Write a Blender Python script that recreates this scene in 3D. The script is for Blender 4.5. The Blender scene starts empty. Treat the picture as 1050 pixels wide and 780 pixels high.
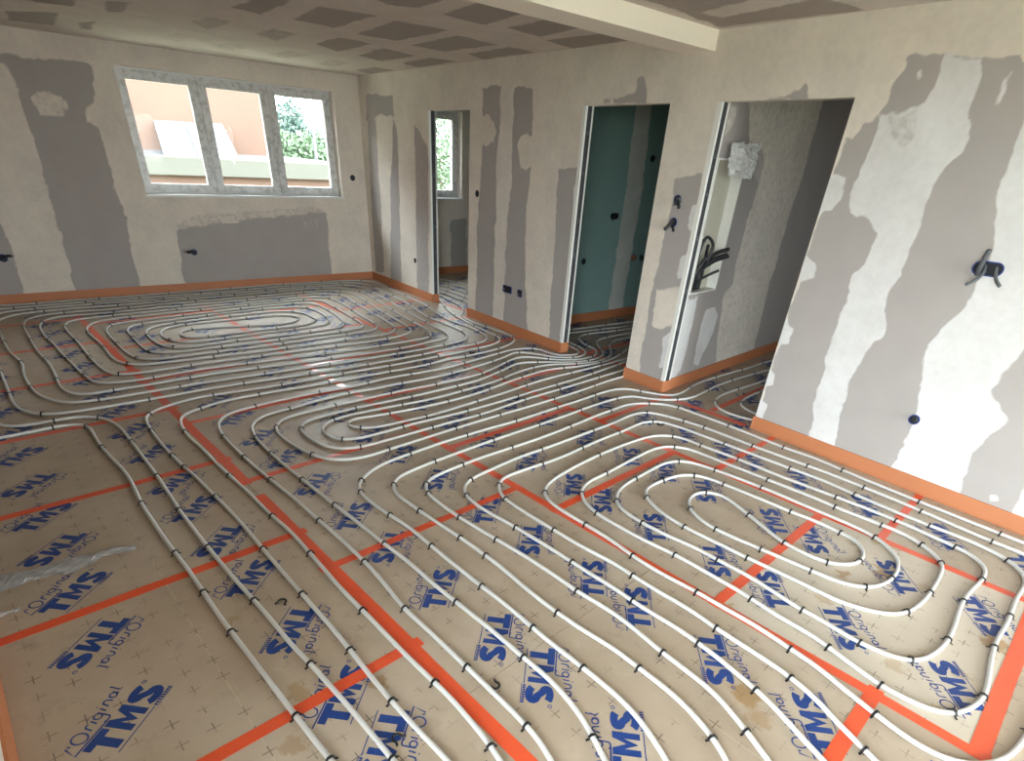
import bpy, math, random
import numpy as np
from mathutils import Vector, Matrix

random.seed(7)
rng = np.random.default_rng(7)
scene = bpy.context.scene
COL = scene.collection

# ------------------------------------------------------------------ camera
IMG_W, IMG_H = 1050.0, 780.0
FPX, CX, CY = 566.714, 525.0, 527.703          # focal length and principal point, pixels
CAM_H = 1.65
# columns: world x, y, z axes in camera coordinates (x right, y down, z forward)
RC = np.array([[-0.61698209, -0.78502296, 0.05542616],
               [-0.45438388, 0.29784395, -0.83953813],
               [0.64254836, -0.54316474, -0.54046616]])
cam_data = bpy.data.cameras.new('camera')
cam = bpy.data.objects.new('camera', cam_data)
COL.objects.link(cam)
cam_data.sensor_fit = 'HORIZONTAL'
cam_data.sensor_width = 36.0
cam_data.lens = FPX / IMG_W * 36.0
cam_data.shift_x = 0.0
cam_data.shift_y = (CY - IMG_H / 2) / IMG_W
cam_data.clip_start = 0.05
cam_data.clip_end = 400
right, down, fwd = RC[0], RC[1], RC[2]
cam.matrix_world = Matrix(((right[0], -down[0], -fwd[0], 0.0),
                           (right[1], -down[1], -fwd[1], 0.0),
                           (right[2], -down[2], -fwd[2], CAM_H),
                           (0, 0, 0, 1)))
scene.camera = cam

# ------------------------------------------------------------------ world, exposure
scene.view_settings.view_transform = 'Standard'
scene.view_settings.look = 'None'
scene.view_settings.gamma = 1.0
scene.view_settings.use_curve_mapping = False
scene.view_settings.exposure = 1.78
world = bpy.data.worlds.new('overcast_sky')
scene.world = world
world.use_nodes = True
wn = world.node_tree
wn.nodes.clear()
wo = wn.nodes.new('ShaderNodeOutputWorld')
wb = wn.nodes.new('ShaderNodeBackground')
wb.inputs['Color'].default_value = (0.90, 0.95, 1.0, 1)
wb.inputs['Strength'].default_value = 7.0
wn.links.new(wb.outputs[0], wo.inputs[0])
world.cycles.sampling_method = 'AUTOMATIC'
scene.cycles.max_bounces = 10
scene.cycles.diffuse_bounces = 7
scene.cycles.glossy_bounces = 3
scene.cycles.transparent_max_bounces = 12
scene.cycles.sample_clamp_indirect = 6.0
scene.cycles.use_denoising = True

# room dimensions (metres; camera stands at x = 0, y = 0)
YR = -3.99        # right wall face
XB = 8.375        # window wall face
ZC = 2.437        # ceiling
XR = -3.8         # rear wall face (behind the camera)
YL = 0.62         # left wall stub face
YL2 = 1.75        # left wall face of the far part
YO = -7.4         # outer wall of the side rooms
WT = 0.09         # partition thickness
ZD = 2.056        # door head height
D1 = (5.812, 6.625); D2 = (3.24, 4.115); D3 = (1.915, 2.803)


def portal(name, loc, rot, sx, sy):
    ld = bpy.data.lights.new(name, 'AREA')
    ld.shape = 'RECTANGLE'; ld.size = sx; ld.size_y = sy
    ld.cycles.is_portal = True
    o = bpy.data.objects.new(name, ld)
    o.location = loc; o.rotation_euler = rot
    COL.objects.link(o)
    return o


# area light points along its local -Z
portal('daylight_portal_rear', (XR - 0.12, -2.65, 1.12), (0, -math.pi / 2, 0), 2.2, 2.5)
portal('added_hall_portal', (XR - 0.12, -5.9, 1.5), (0, -math.pi / 2, 0), 1.2, 1.0)  # portal of the unseen window added for the hall
portal('daylight_portal_left', (-1.0, YL + 0.12, 1.12), (-math.pi / 2, 0, 0), 2.8, 2.2)
portal('daylight_portal_back', (XB + 0.22, -2.44, 1.66), (0, math.pi / 2, 0), 1.2, 2.4)
portal('daylight_portal_side_room', (XB + 0.22, -5.08, 1.64), (0, math.pi / 2, 0), 1.2, 1.1)



def daylight(name, loc, rot, sx, sy, power, col):
    ld = bpy.data.lights.new(name, 'AREA')
    ld.shape = 'RECTANGLE'; ld.size = sx; ld.size_y = sy; ld.energy = power; ld.color = col
    o = bpy.data.objects.new(name, ld)
    o.location = loc; o.rotation_euler = rot
    COL.objects.link(o)
    return o


# bright daylight at the glazed doors behind and beside the camera
daylight('daylight_rear_glazing', (XR - 0.36, -2.65, 1.12), (0, -math.pi / 2, 0), 2.2, 2.5, 33, (0.93, 0.965, 1.0))
daylight('daylight_left_glazing', (-1.0, YL + 0.40, 1.12), (-math.pi / 2, 0, 0), 2.8, 2.2, 4, (0.93, 0.965, 1.0))
daylight('added_hall_lamp', (XR - 0.36, -5.9, 1.5), (0, -math.pi / 2, 0), 1.2, 1.0, 5, (0.93, 0.965, 1.0))  # extra lamp, added outside the unseen hall window to brighten the hall wall

# ------------------------------------------------------------------ projection helpers


def ray(u, v):
    return RC.T @ np.array([(u - CX) / FPX, (v - CY) / FPX, 1.0])


def on_z(u, v, z=0.0):
    d = ray(u, v); t = (z - CAM_H) / d[2]
    return np.array([d[0] * t, d[1] * t, z])


def on_x(u, v, x):
    d = ray(u, v); t = x / d[0]
    return np.array([x, d[1] * t, CAM_H + d[2] * t])


def on_y(u, v, y):
    d = ray(u, v); t = y / d[1]
    return np.array([d[0] * t, y, CAM_H + d[2] * t])


class Plane:
    """vertical plane from p0 to p1; coordinates (s along it, z)"""
    def __init__(self, p0, p1):
        self.p0 = np.array(p0, float); d = np.array(p1, float) - self.p0
        self.L = float(np.hypot(*d)); self.d = d / self.L

    def px(self, u, v):
        r = ray(u, v)
        A = np.array([[self.d[0], -r[0]], [self.d[1], -r[1]]])
        s, t = np.linalg.solve(A, -self.p0)
        return s, CAM_H + t * r[2]


# ------------------------------------------------------------------ materials
def new_mat(name):
    m = bpy.data.materials.new(name); m.use_nodes = True
    nt = m.node_tree; nt.nodes.clear()
    out = nt.nodes.new('ShaderNodeOutputMaterial')
    bs = nt.nodes.new('ShaderNodeBsdfPrincipled')
    nt.links.new(bs.outputs[0], out.inputs[0])
    return m, nt, bs


class N:
    """small node-graph helper"""
    def __init__(self, nt):
        self.nt = nt

    def node(self, t, **kw):
        n = self.nt.nodes.new(t)
        for k, v in kw.items():
            setattr(n, k, v)
        return n

    def link(self, a, b):
        self.nt.links.new(a, b)

    def put(self, inp, v):
        if isinstance(v, (int, float)):
            inp.default_value = v
        elif isinstance(v, (tuple, list)):
            inp.default_value = v if len(v) == len(inp.default_value) else (*v, 1)
        else:
            self.link(v, inp)

    def math(self, op, a, b=None, clamp=False):
        n = self.node('ShaderNodeMath', operation=op, use_clamp=clamp)
        self.put(n.inputs[0], a)
        if b is not None:
            self.put(n.inputs[1], b)
        return n.outputs[0]

    def mix(self, fac, a, b):
        n = self.node('ShaderNodeMix', data_type='RGBA')
        self.put(n.inputs[0], fac)
        self.put(n.inputs[6], a); self.put(n.inputs[7], b)
        return n.outputs[2]

    def noise(self, vec, scale, detail=3, rough=0.55):
        n = self.node('ShaderNodeTexNoise')
        n.inputs['Scale'].default_value = scale
        n.inputs['Detail'].default_value = detail
        n.inputs['Roughness'].default_value = rough
        if vec is not None:
            self.link(vec, n.inputs['Vector'])
        return n.outputs[0]

    def ramp(self, fac, lo, hi):
        n = self.node('ShaderNodeMapRange', interpolation_type='SMOOTHSTEP')
        self.put(n.inputs[0], fac)
        n.inputs[1].default_value = lo; n.inputs[2].default_value = hi
        return n.outputs[0]

    def coord(self, which='Object'):
        return self.node('ShaderNodeTexCoord').outputs[which]

    def bump(self, h, strength, dist):
        n = self.node('ShaderNodeBump')
        n.inputs['Strength'].default_value = strength
        n.inputs['Distance'].default_value = dist
        self.link(h, n.inputs['Height'])
        return n.outputs[0]


def simple_mat(name, col, rough=0.5, var=0.0, scale=8.0, metallic=0.0, bump=0.0, spec=None):
    m, nt, bs = new_mat(name); g = N(nt)
    bs.inputs['Roughness'].default_value = rough
    bs.inputs['Metallic'].default_value = metallic
    if spec is not None:
        bs.inputs['Specular IOR Level'].default_value = spec
    nz = g.noise(g.coord(), scale, 4)
    lo = tuple(c * (1 - var) for c in col); hi = tuple(min(1, c * (1 + var)) for c in col)
    g.link(g.mix(nz, lo, hi), bs.inputs['Base Color'])
    if bump:
        g.link(g.bump(nz, bump, 0.01), bs.inputs['Normal'])
    return m


def wall_mat(name, board, mud, white=(0.715, 0.705, 0.705)):
    """plasterboard with joint compound; point attribute 'mud' says where the compound is"""
    m, nt, bs = new_mat(name); g = N(nt)
    at = g.node('ShaderNodeAttribute', attribute_name='mud')
    co = g.coord()
    n1 = g.noise(co, 26, 4); n2 = g.noise(co, 5, 4); n3 = g.noise(co, 120, 2)
    # wobble the edge of each patch a little
    f = g.math('ADD', at.outputs['Fac'], g.math('MULTIPLY', g.math('SUBTRACT', n1, 0.5), 0.55))
    aw = g.node('ShaderNodeAttribute', attribute_name='white')
    fw = g.ramp(aw.outputs['Fac'], 0.02, 0.25)
    f = g.ramp(f, 0.22, 0.72)
    bcol = g.mix(n2, tuple(c * 0.93 for c in board), tuple(c * 1.07 for c in board))
    mcol = g.mix(n2, tuple(c * 0.93 for c in mud), tuple(min(1, c * 1.05) for c in mud))
    mcol = g.mix(fw, mcol, g.mix(n2, tuple(c * 0.95 for c in white), tuple(min(1, c * 1.04) for c in white)))
    thin = g.ramp(n1, 0.35, 0.62)
    n4 = g.ramp(g.noise(co, 3.3, 4, 0.6), 0.35, 0.65)
    f2 = g.math('MULTIPLY', f, g.math('ADD', 0.72, g.math('ADD', g.math('MULTIPLY', thin, 0.10), g.math('MULTIPLY', n4, 0.18))))
    g.link(g.mix(f2, bcol, mcol), bs.inputs['Base Color'])
    bs.inputs['Roughness'].default_value = 0.85
    bs.inputs['Specular IOR Level'].default_value = 0.25
    h = g.math('ADD', f, g.math('MULTIPLY', n3, 0.12))
    g.link(g.bump(h, 0.25, 0.004), bs.inputs['Normal'])
    return m


BOARD = (0.405, 0.372, 0.358); MUD = (0.76, 0.69, 0.61)
M_WALL = wall_mat('plasterboard_with_compound', BOARD, MUD)
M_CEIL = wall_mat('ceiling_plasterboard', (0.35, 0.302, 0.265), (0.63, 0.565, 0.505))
M_GREEN = wall_mat('green_moisture_board', (0.24, 0.37, 0.345), (0.62, 0.62, 0.58))
M_BEAM = simple_mat('painted_beam', (0.82, 0.745, 0.635), 0.8, 0.04)
M_BAND = simple_mat('orange_foam_edge_band', (0.50, 0.185, 0.080), 0.55, 0.10, 3.0)
M_SLAB = simple_mat('concrete_slab', (0.35, 0.34, 0.32), 0.9, 0.1)
M_FRAME = simple_mat('white_window_profile', (0.72, 0.72, 0.72), 0.35, 0.03)
M_BEAD = simple_mat('white_corner_bead', (0.78, 0.77, 0.74), 0.6, 0.03)
M_STUD = simple_mat('stud_gap_shade', (0.05, 0.05, 0.055), 0.6, 0.4, 30)
M_PIPE = simple_mat('white_heating_pipe', (0.61, 0.605, 0.595), 0.32, 0.04, 3.0)
M_CLIP = simple_mat('black_plastic_clip', (0.012, 0.012, 0.014), 0.45, 0.2)
M_TAPE = simple_mat('orange_joint_tape', (0.72, 0.095, 0.035), 0.28, 0.12, 9.0, bump=0.15)
M_PRINT = simple_mat('blue_print_ink', (0.010, 0.045, 0.215), 0.5, 0.25, 40)
M_BLUEBOX = simple_mat('blue_socket_box', (0.02, 0.045, 0.22), 0.4, 0.15)
M_BLACKBOX = simple_mat('black_box_and_hollow_shade', (0.006, 0.007, 0.012), 0.6, 0.1)
M_CONDUIT = simple_mat('grey_conduit', (0.10, 0.11, 0.12), 0.45, 0.12, 30)
M_CONDUITD = simple_mat('black_conduit', (0.02, 0.021, 0.024), 0.45, 0.12, 30)
M_CREAM = simple_mat('cream_channel', (0.62, 0.60, 0.50), 0.6, 0.05)
M_COPPER = simple_mat('copper_pipe_end', (0.45, 0.16, 0.09), 0.4, 0.1, metallic=0.4)


def film_mat():
    """window profile still wearing its printed protective film"""
    m, nt, bs = new_mat('profile_with_protective_film'); g = N(nt)
    co = g.coord()
    v = g.node('ShaderNodeTexVoronoi'); v.inputs['Scale'].default_value = 22
    g.link(co, v.inputs['Vector'])
    a = g.ramp(g.noise(co, 16, 3), 0.44, 0.60)
    b = g.ramp(v.outputs['Distance'], 0.5, 0.75)
    g.link(g.mix(g.math('MULTIPLY', a, 0.42), (0.66, 0.66, 0.66), g.mix(b, (0.26, 0.25, 0.235), (0.50, 0.49, 0.47))),
           bs.inputs['Base Color'])
    bs.inputs['Roughness'].default_value = 0.35
    return m


M_FILM = film_mat()


def glass_mat():
    m = bpy.data.materials.new('window_glass'); m.use_nodes = True
    nt = m.node_tree; nt.nodes.clear(); g = N(nt)
    out = g.node('ShaderNodeOutputMaterial'); mx = g.node('ShaderNodeMixShader')
    tr = g.node('ShaderNodeBsdfTransparent'); gl = g.node('ShaderNodeBsdfGlossy')
    tr.inputs[0].default_value = (0.93, 0.96, 0.95, 1); gl.inputs['Roughness'].default_value = 0.02
    fr = g.node('ShaderNodeFresnel'); fr.inputs[0].default_value = 1.12
    g.link(fr.outputs[0], mx.inputs[0]); g.link(tr.outputs[0], mx.inputs[1]); g.link(gl.outputs[0], mx.inputs[2])
    g.link(mx.outputs[0], out.inputs[0])
    return m


M_GLASS = glass_mat()

TH = math.radians(4.88)          # the insulation panels lie 4.88 degrees off the walls
PU = np.array([math.cos(TH), math.sin(TH)]); PV = np.array([-math.sin(TH), math.cos(TH)])


def to_panel(xy):
    return np.array([xy[0] * PU[0] + xy[1] * PU[1], xy[0] * PV[0] + xy[1] * PV[1]])


def from_panel(a, b):
    return a * PU + b * PV


STAINS = [((905, 588), .055, 1.0), ((865, 589), .04, .9), ((1021, 660), .07, 1.0), ((765, 713), .075, 1.0),
          ((780, 738), .05, .6), ((946, 602), .05, .5), ((916, 680), .05, .5), ((845, 614), .05, .5),
          ((712, 545), .04, .4), ((385, 700), .045, .8), ((305, 710), .05, .7), ((300, 765), .05, .6),
          ((238, 635), .03, .6), ((820, 560), .05, .5), ((986, 690), .04, .5)]


def panel_mat(pale=False):
    m, nt, bs = new_mat('pale_kraft_insulation' if pale else 'kraft_faced_insulation'); g = N(nt)
    co = g.coord()
    sep = g.node('ShaderNodeSeparateXYZ'); g.link(co, sep.inputs[0])
    a, b = sep.outputs[0], sep.outputs[1]

    def dist(x, ph):
        q = g.math('FRACT', g.math('ADD', g.math('DIVIDE', x, 0.1012), 0.5 - ph))
        return g.math('MULTIPLY', g.math('ABSOLUTE', g.math('SUBTRACT', q, 0.5)), 0.1012)
    da, db = dist(a, 0.535), dist(b, 0.654)
    c1 = g.math('MULTIPLY', g.math('LESS_THAN', da, 0.0020), g.math('LESS_THAN', db, 0.024))
    c2 = g.math('MULTIPLY', g.math('LESS_THAN', db, 0.0020), g.math('LESS_THAN', da, 0.024))
    cr = g.math('MAXIMUM', c1, c2)
    n0 = g.noise(co, 2.2, 4); n1 = g.noise(co, 9, 5, 0.6); n2 = g.noise(co, 60, 3)
    fade = g.ramp(g.noise(co, 7, 3), 0.38, 0.62)
    cr = g.math('MULTIPLY', cr, g.math('MULTIPLY', fade, 0.72))
    base = g.mix(n0, (0.36, 0.283, 0.210), (0.455, 0.370, 0.285))
    base = g.mix(g.math('MULTIPLY', g.ramp(n1, 0.55, 0.75), 0.35), base, (0.51, 0.435, 0.35))
    # dust and rubbed, paler patches towards the traffic side
    base = g.mix(g.math('MULTIPLY', g.ramp(g.noise(co, 1.1, 5, 0.65), 0.45, 0.65), 0.30), base, (0.57, 0.50, 0.42))
    # dark scuffs
    base = g.mix(g.math('MULTIPLY', g.ramp(g.noise(co, 5.5, 6, 0.7), 0.56, 0.72), 0.30), base, (0.20, 0.15, 0.11))
    # centre fold of each panel
    fb_ = g.math('ABSOLUTE', g.math('SUBTRACT', g.math('FRACT', g.math('DIVIDE', g.math('ADD', b, 0.841 + 12.09), 1.209)), 0.5))
    base = g.mix(g.math('MULTIPLY', g.math('LESS_THAN', fb_, 0.0011), 0.5), base, (0.62, 0.54, 0.42))
    if pale:
        e = g.math('ADD', g.noise(co, 6, 5, 0.65), g.math('MULTIPLY', g.math('SUBTRACT', g.noise(co, 1.6, 3), 0.5), 0.6))
        base = g.mix(g.ramp(e, 0.30, 0.36), (0.40, 0.29, 0.15), g.mix(n1, (0.49, 0.425, 0.345), (0.56, 0.49, 0.405)))
    # glue and water marks
    tot = None
    wob = g.math('MULTIPLY', g.math('SUBTRACT', g.noise(co, 22, 4, 0.65), 0.5), 0.14)
    for (u, v), r, w in STAINS:
        pa, pb = to_panel(on_z(u, v)[:2])
        dx = g.math('SUBTRACT', a, float(pa)); dy = g.math('SUBTRACT', b, float(pb))
        d = g.math('SQRT', g.math('ADD', g.math('MULTIPLY', dx, dx), g.math('MULTIPLY', dy, dy)))
        d = g.math('ADD', d, wob)
        k = g.math('MULTIPLY', g.math('SUBTRACT', 1.0, g.ramp(d, r * 0.55, r)), w * 0.75)
        tot = k if tot is None else g.math('MAXIMUM', tot, k)
    base = g.mix(tot, base, (0.30, 0.17, 0.055))
    # specks
    sp = g.math('MULTIPLY', g.ramp(g.noise(co, 34, 2), 0.74, 0.78), 0.5)
    base = g.mix(sp, base, (0.16, 0.11, 0.07))
    base = g.mix(cr, base, (0.085, 0.062, 0.045))
    g.link(base, bs.inputs['Base Color'])
    g.link(g.math('ADD', 0.33, g.math('MULTIPLY', n1, 0.22)), bs.inputs['Roughness'])
    bs.inputs['Specular IOR Level'].default_value = 0.5
    g.link(g.bump(g.math('ADD', n1, g.math('MULTIPLY', n2, 0.2)), 0.22, 0.004), bs.inputs['Normal'])
    return m


M_PANEL = panel_mat(); M_PANEL_PALE = panel_mat(True)


# ------------------------------------------------------------------ object helpers
def mesh_obj(name, verts, faces, mat, parent=None, smooth=False):
    me = bpy.data.meshes.new(name)
    me.from_pydata([tuple(map(float, v)) for v in verts], [], [tuple(map(int, f)) for f in faces])
    me.update()
    if smooth:
        me.polygons.foreach_set('use_smooth', [True] * len(me.polygons))
    if mat is not None:
        me.materials.append(mat)
    o = bpy.data.objects.new(name, me)
    COL.objects.link(o)
    if parent is not None:
        o.parent = parent
    return o


def tag(o, label, cat, group=None):
    o['label'] = label; o['category'] = cat
    if group:
        o['group'] = group
    return o


def struct(o):
    o['kind'] = 'structure'
    return o


def empty(name, loc=(0, 0, 0), rz=0.0):
    o = bpy.data.objects.new(name, None)
    o.empty_display_size = 0.1
    o.location = loc; o.rotation_euler = (0, 0, rz)
    COL.objects.link(o)
    return o


class MB:
    """collects shapes into one mesh"""
    def __init__(self):
        self.v = []; self.f = []

    def box(self, x0, x1, y0, y1, z0, z1):
        n = len(self.v)
        self.v += [(x0, y0, z0), (x1, y0, z0), (x1, y1, z0), (x0, y1, z0),
                   (x0, y0, z1), (x1, y0, z1), (x1, y1, z1), (x0, y1, z1)]
        self.f += [tuple(n + i for i in q) for q in
                   ((3, 2, 1, 0), (4, 5, 6, 7), (0, 1, 5, 4), (1, 2, 6, 5), (2, 3, 7, 6), (3, 0, 4, 7))]
        return self

    def bar(self, p, q, w, z0, z1):
        """upright slab from p to q (2d), w thick"""
        p = np.array(p, float); q = np.array(q, float); d = (q - p) / np.hypot(*(q - p))
        s = np.array([-d[1], d[0]]) * w / 2
        c = [p - s, q - s, q + s, p + s]; n = len(self.v)
        self.v += [(*k, z0) for k in c] + [(*k, z1) for k in c]
        self.f += [tuple(n + i for i in t) for t in
                   ((3, 2, 1, 0), (4, 5, 6, 7), (0, 1, 5, 4), (1, 2, 6, 5), (2, 3, 7, 6), (3, 0, 4, 7))]
        return self

    def tube(self, pts, r, k=8, cap=True):
        pts = np.array(pts, float); n0 = len(self.v); m = len(pts)
        tg = np.gradient(pts, axis=0); tg /= np.linalg.norm(tg, axis=1)[:, None] + 1e-12
        up = np.array([0, 0, 1.0])
        if abs(tg[0] @ up) > 0.9:
            up = np.array([1.0, 0, 0])
        s = np.cross(tg[0], up); s /= np.linalg.norm(s)
        rr = np.broadcast_to(r, (m,))
        for i in range(m):
            s = s - tg[i] * (s @ tg[i]); s /= np.linalg.norm(s); w = np.cross(s, tg[i])
            for j in range(k):
                t = 2 * math.pi * j / k
                self.v.append(tuple(pts[i] + rr[i] * (math.cos(t) * s + math.sin(t) * w)))
        for i in range(m - 1):
            for j in range(k):
                a = n0 + i * k + j; b = n0 + i * k + (j + 1) % k
                self.f.append((a, a + k, b + k, b))
        if cap:
            self.f.append(tuple(n0 + j for j in range(k)))
            self.f.append(tuple(n0 + (m - 1) * k + j for j in reversed(range(k))))
        return self

    def build(self, name, mat, parent=None, smooth=False):
        return mesh_obj(name, self.v, self.f, mat, parent, smooth)


def catmull(pts, step=0.03):
    P = np.array(pts, float)
    P = np.vstack([2 * P[0] - P[1], P, 2 * P[-1] - P[-2]])
    out = []
    for i in range(1, len(P) - 2):
        p0, p1, p2, p3 = P[i - 1], P[i], P[i + 1], P[i + 2]
        # centripetal parameterisation keeps the curve free of loops
        t0 = 0.0; t1 = t0 + max(np.linalg.norm(p1 - p0), 1e-6) ** .5
        t2 = t1 + max(np.linalg.norm(p2 - p1), 1e-6) ** .5; t3 = t2 + max(np.linalg.norm(p3 - p2), 1e-6) ** .5
        for t in np.linspace(t1, t2, 12, endpoint=False):
            a1 = (t1 - t) / (t1 - t0) * p0 + (t - t0) / (t1 - t0) * p1
            a2 = (t2 - t) / (t2 - t1) * p1 + (t - t1) / (t2 - t1) * p2
            a3 = (t3 - t) / (t3 - t2) * p2 + (t - t2) / (t3 - t2) * p3
            b1 = (t2 - t) / (t2 - t0) * a1 + (t - t0) / (t2 - t0) * a2
            b2 = (t3 - t) / (t3 - t1) * a2 + (t - t1) / (t3 - t1) * a3
            out.append((t2 - t) / (t2 - t1) * b1 + (t - t1) / (t2 - t1) * b2)
    out.append(P[-2])
    out = np.array(out)
    L = np.concatenate([[0], np.cumsum(np.linalg.norm(np.diff(out, axis=0), axis=1))])
    n = max(2, int(L[-1] / step) + 1)
    s = np.linspace(0, L[-1], n)
    return np.stack([np.interp(s, L, out[:, k]) for k in range(out.shape[1])], 1)


# ------------------------------------------------------------------ walls with joint compound
def vnoise(x, z, seed, scale):
    r = np.random.default_rng(seed); t = r.random((64, 64))
    x = x * scale; z = z * scale
    xi = np.floor(x).astype(int); zi = np.floor(z).astype(int); fx = x - xi; fz = z - zi
    fx = fx * fx * (3 - 2 * fx); fz = fz * fz * (3 - 2 * fz)
    g = lambda i, j: t[i % 64, j % 64]
    return (g(xi, zi) * (1 - fx) + g(xi + 1, zi) * fx) * (1 - fz) + (g(xi, zi + 1) * (1 - fx) + g(xi + 1, zi + 1) * fx) * fz - 0.5


def sdist(px, pz, poly):
    poly = np.array(poly, float); d = np.full(px.shape, 1e9); ins = np.zeros(px.shape, bool)
    n = len(poly)
    for i in range(n):
        a, b = poly[i], poly[(i + 1) % n]; e = b - a
        wx, wz = px - a[0], pz - a[1]
        t = np.clip((wx * e[0] + wz * e[1]) / (e @ e + 1e-12), 0, 1)
        d = np.minimum(d, (wx - e[0] * t) ** 2 + (wz - e[1] * t) ** 2)
        c = (a[1] > pz) != (b[1] > pz)
        with np.errstate(divide='ignore', invalid='ignore'):
            xi = a[0] + (pz - a[1]) / (b[1] - a[1] + 1e-15) * e[0]
        ins ^= c & (px < xi)
    d = np.sqrt(d)
    return np.where(ins, d, -d)


def mud_field(S, Z, polys, default=1.0, soft=0.012, wob=0.02):
    ws = S + vnoise(S, Z, 1, 9) * wob * 1.6 + vnoise(S, Z, 3, 31) * wob * .7
    wz = Z + vnoise(S, Z, 2, 9) * wob * 1.6 + vnoise(S, Z, 4, 31) * wob * .7
    f = np.full(S.shape, float(default)); wh = np.zeros(S.shape)
    for poly, val in polys:
        poly = np.array(poly)
        lo = poly.min(0) - 0.08; hi = poly.max(0) + 0.08
        m = (ws > lo[0]) & (ws < hi[0]) & (wz > lo[1]) & (wz < hi[1])
        if not m.any():
            continue
        k = np.clip(sdist(ws[m], wz[m], poly) / (2 * soft) + 0.5, 0, 1)
        f[m] = f[m] * (1 - k) + min(val, 1.0) * k
        if val > 1:
            wh[m] = np.maximum(wh[m], k * (val - 1))
        elif val < .5:
            wh[m] *= 1 - k
    return f, wh


def axis(lo, hi, res, stops):
    st = sorted({lo, hi, *[s for s in stops if lo < s < hi]}); out = []
    for a, b in zip(st[:-1], st[1:]):
        out += list(np.linspace(a, b, max(1, int(round((b - a) / res))), endpoint=False))
    return np.array(out + [hi])


def build_wall(name, p0, p1, mat, side, thick=WT, z0=0.0, z1=ZC, openings=(), polys=(), res=0.03, default=1.0, back_mat=None):
    """wall whose face runs p0 -> p1; 'side' = +1/-1: the body lies to the left/right of that direction"""
    pl = Plane(p0, p1); d = pl.d; nrm = np.array([-d[1], d[0]]) * side
    sx = axis(0, pl.L, res, [k for o in openings for k in o[:2]])
    zz = axis(z0, z1, res, [k for o in openings for k in o[2:]])
    S, Z = np.meshgrid(sx, zz, indexing='ij')
    mud, white = mud_field(S, Z, polys, default)
    n, m = S.shape
    vf = np.stack([pl.p0[0] + d[0] * S, pl.p0[1] + d[1] * S, Z], -1).reshape(-1, 3)
    ii, jj = np.meshgrid(np.arange(n - 1), np.arange(m - 1), indexing='ij')
    cs = (sx[ii] + sx[ii + 1]) / 2; cz = (zz[jj] + zz[jj + 1]) / 2
    keep = np.ones(cs.shape, bool)
    for (a, b, c, e) in openings:
        keep &= ~((cs > a) & (cs < b) & (cz > c) & (cz < e))
    ii, jj = ii[keep], jj[keep]
    q = np.stack([ii * m + jj, (ii + 1) * m + jj, (ii + 1) * m + jj + 1, ii * m + jj + 1], -1)
    if side < 0:
        q = q[:, ::-1]
    V = [vf]; Fq = [q]; k0 = len(vf); extra = []

    def P(s, dep, z):
        w = pl.p0 + d * s + nrm * dep
        return (w[0], w[1], z)

    def quad(*c):
        nonlocal k0
        extra.extend(c); Fq.append(np.array([[k0, k0 + 1, k0 + 2, k0 + 3]])); k0 += 4
    # back face in coarse cells, edges and reveals
    cs_ = sorted({0, pl.L, *[k for o in openings for k in o[:2]]}); cz_ = sorted({z0, z1, *[k for o in openings for k in o[2:]]})
    for a, b in zip(cs_[:-1], cs_[1:]):
        for c, e in zip(cz_[:-1], cz_[1:]):
            if any(o[0] < (a + b) / 2 < o[1] and o[2] < (c + e) / 2 < o[3] for o in openings):
                continue
            quad(P(a, thick, c), P(b, thick, c), P(b, thick, e), P(a, thick, e))
    n_back = len(extra)
    for (a, b, c, e) in openings:
        quad(P(a, 0, c), P(a, thick, c), P(a, thick, e), P(a, 0, e))
        quad(P(b, 0, c), P(b, thick, c), P(b, thick, e), P(b, 0, e))
        quad(P(a, 0, e), P(b, 0, e), P(b, thick, e), P(a, thick, e))
        if c > z0:
            quad(P(a, 0, c), P(b, 0, c), P(b, thick, c), P(a, thick, c))
    for s in (0, pl.L):
        quad(P(s, 0, z0), P(s, thick, z0), P(s, thick, z1), P(s, 0, z1))
    quad(P(0, 0, z1), P(pl.L, 0, z1), P(pl.L, thick, z1), P(0, thick, z1))
    V.append(np.array(extra)); V = np.vstack(V); Fq = np.vstack(Fq)
    me = bpy.data.meshes.new(name)
    me.vertices.add(len(V)); me.vertices.foreach_set('co', V.ravel())
    me.loops.add(Fq.size); me.loops.foreach_set('vertex_index', Fq.ravel().astype(np.int32))
    me.polygons.add(len(Fq)); me.polygons.foreach_set('loop_start', np.arange(0, Fq.size, 4, dtype=np.int32))
    me.update(calc_edges=True); me.validate()
    at = me.attributes.new('mud', 'FLOAT', 'POINT')
    at.data.foreach_set('value', np.concatenate([mud.ravel(), np.zeros(n_back), np.ones(len(extra) - n_back)]).astype(np.float32))
    aw = me.attributes.new('white', 'FLOAT', 'POINT')
    aw.data.foreach_set('value', np.concatenate([white.ravel(), np.zeros(len(extra))]).astype(np.float32))
    me.materials.append(mat)
    o = bpy.data.objects.new(name, me); COL.objects.link(o)
    return struct(o), pl


def px_polys(fn, lst):
    return [([fn(u, v) for u, v in p], val) for p, val in lst]


# ================================================================== STRUCTURE
# ---- right wall with three door openings; patches traced from the photograph as (pixel polygon, 0 = bare board .. 1 = compound)
def fr(u, v):
    p = on_y(u, v, YR); return (p[0] - XR, p[2])


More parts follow.
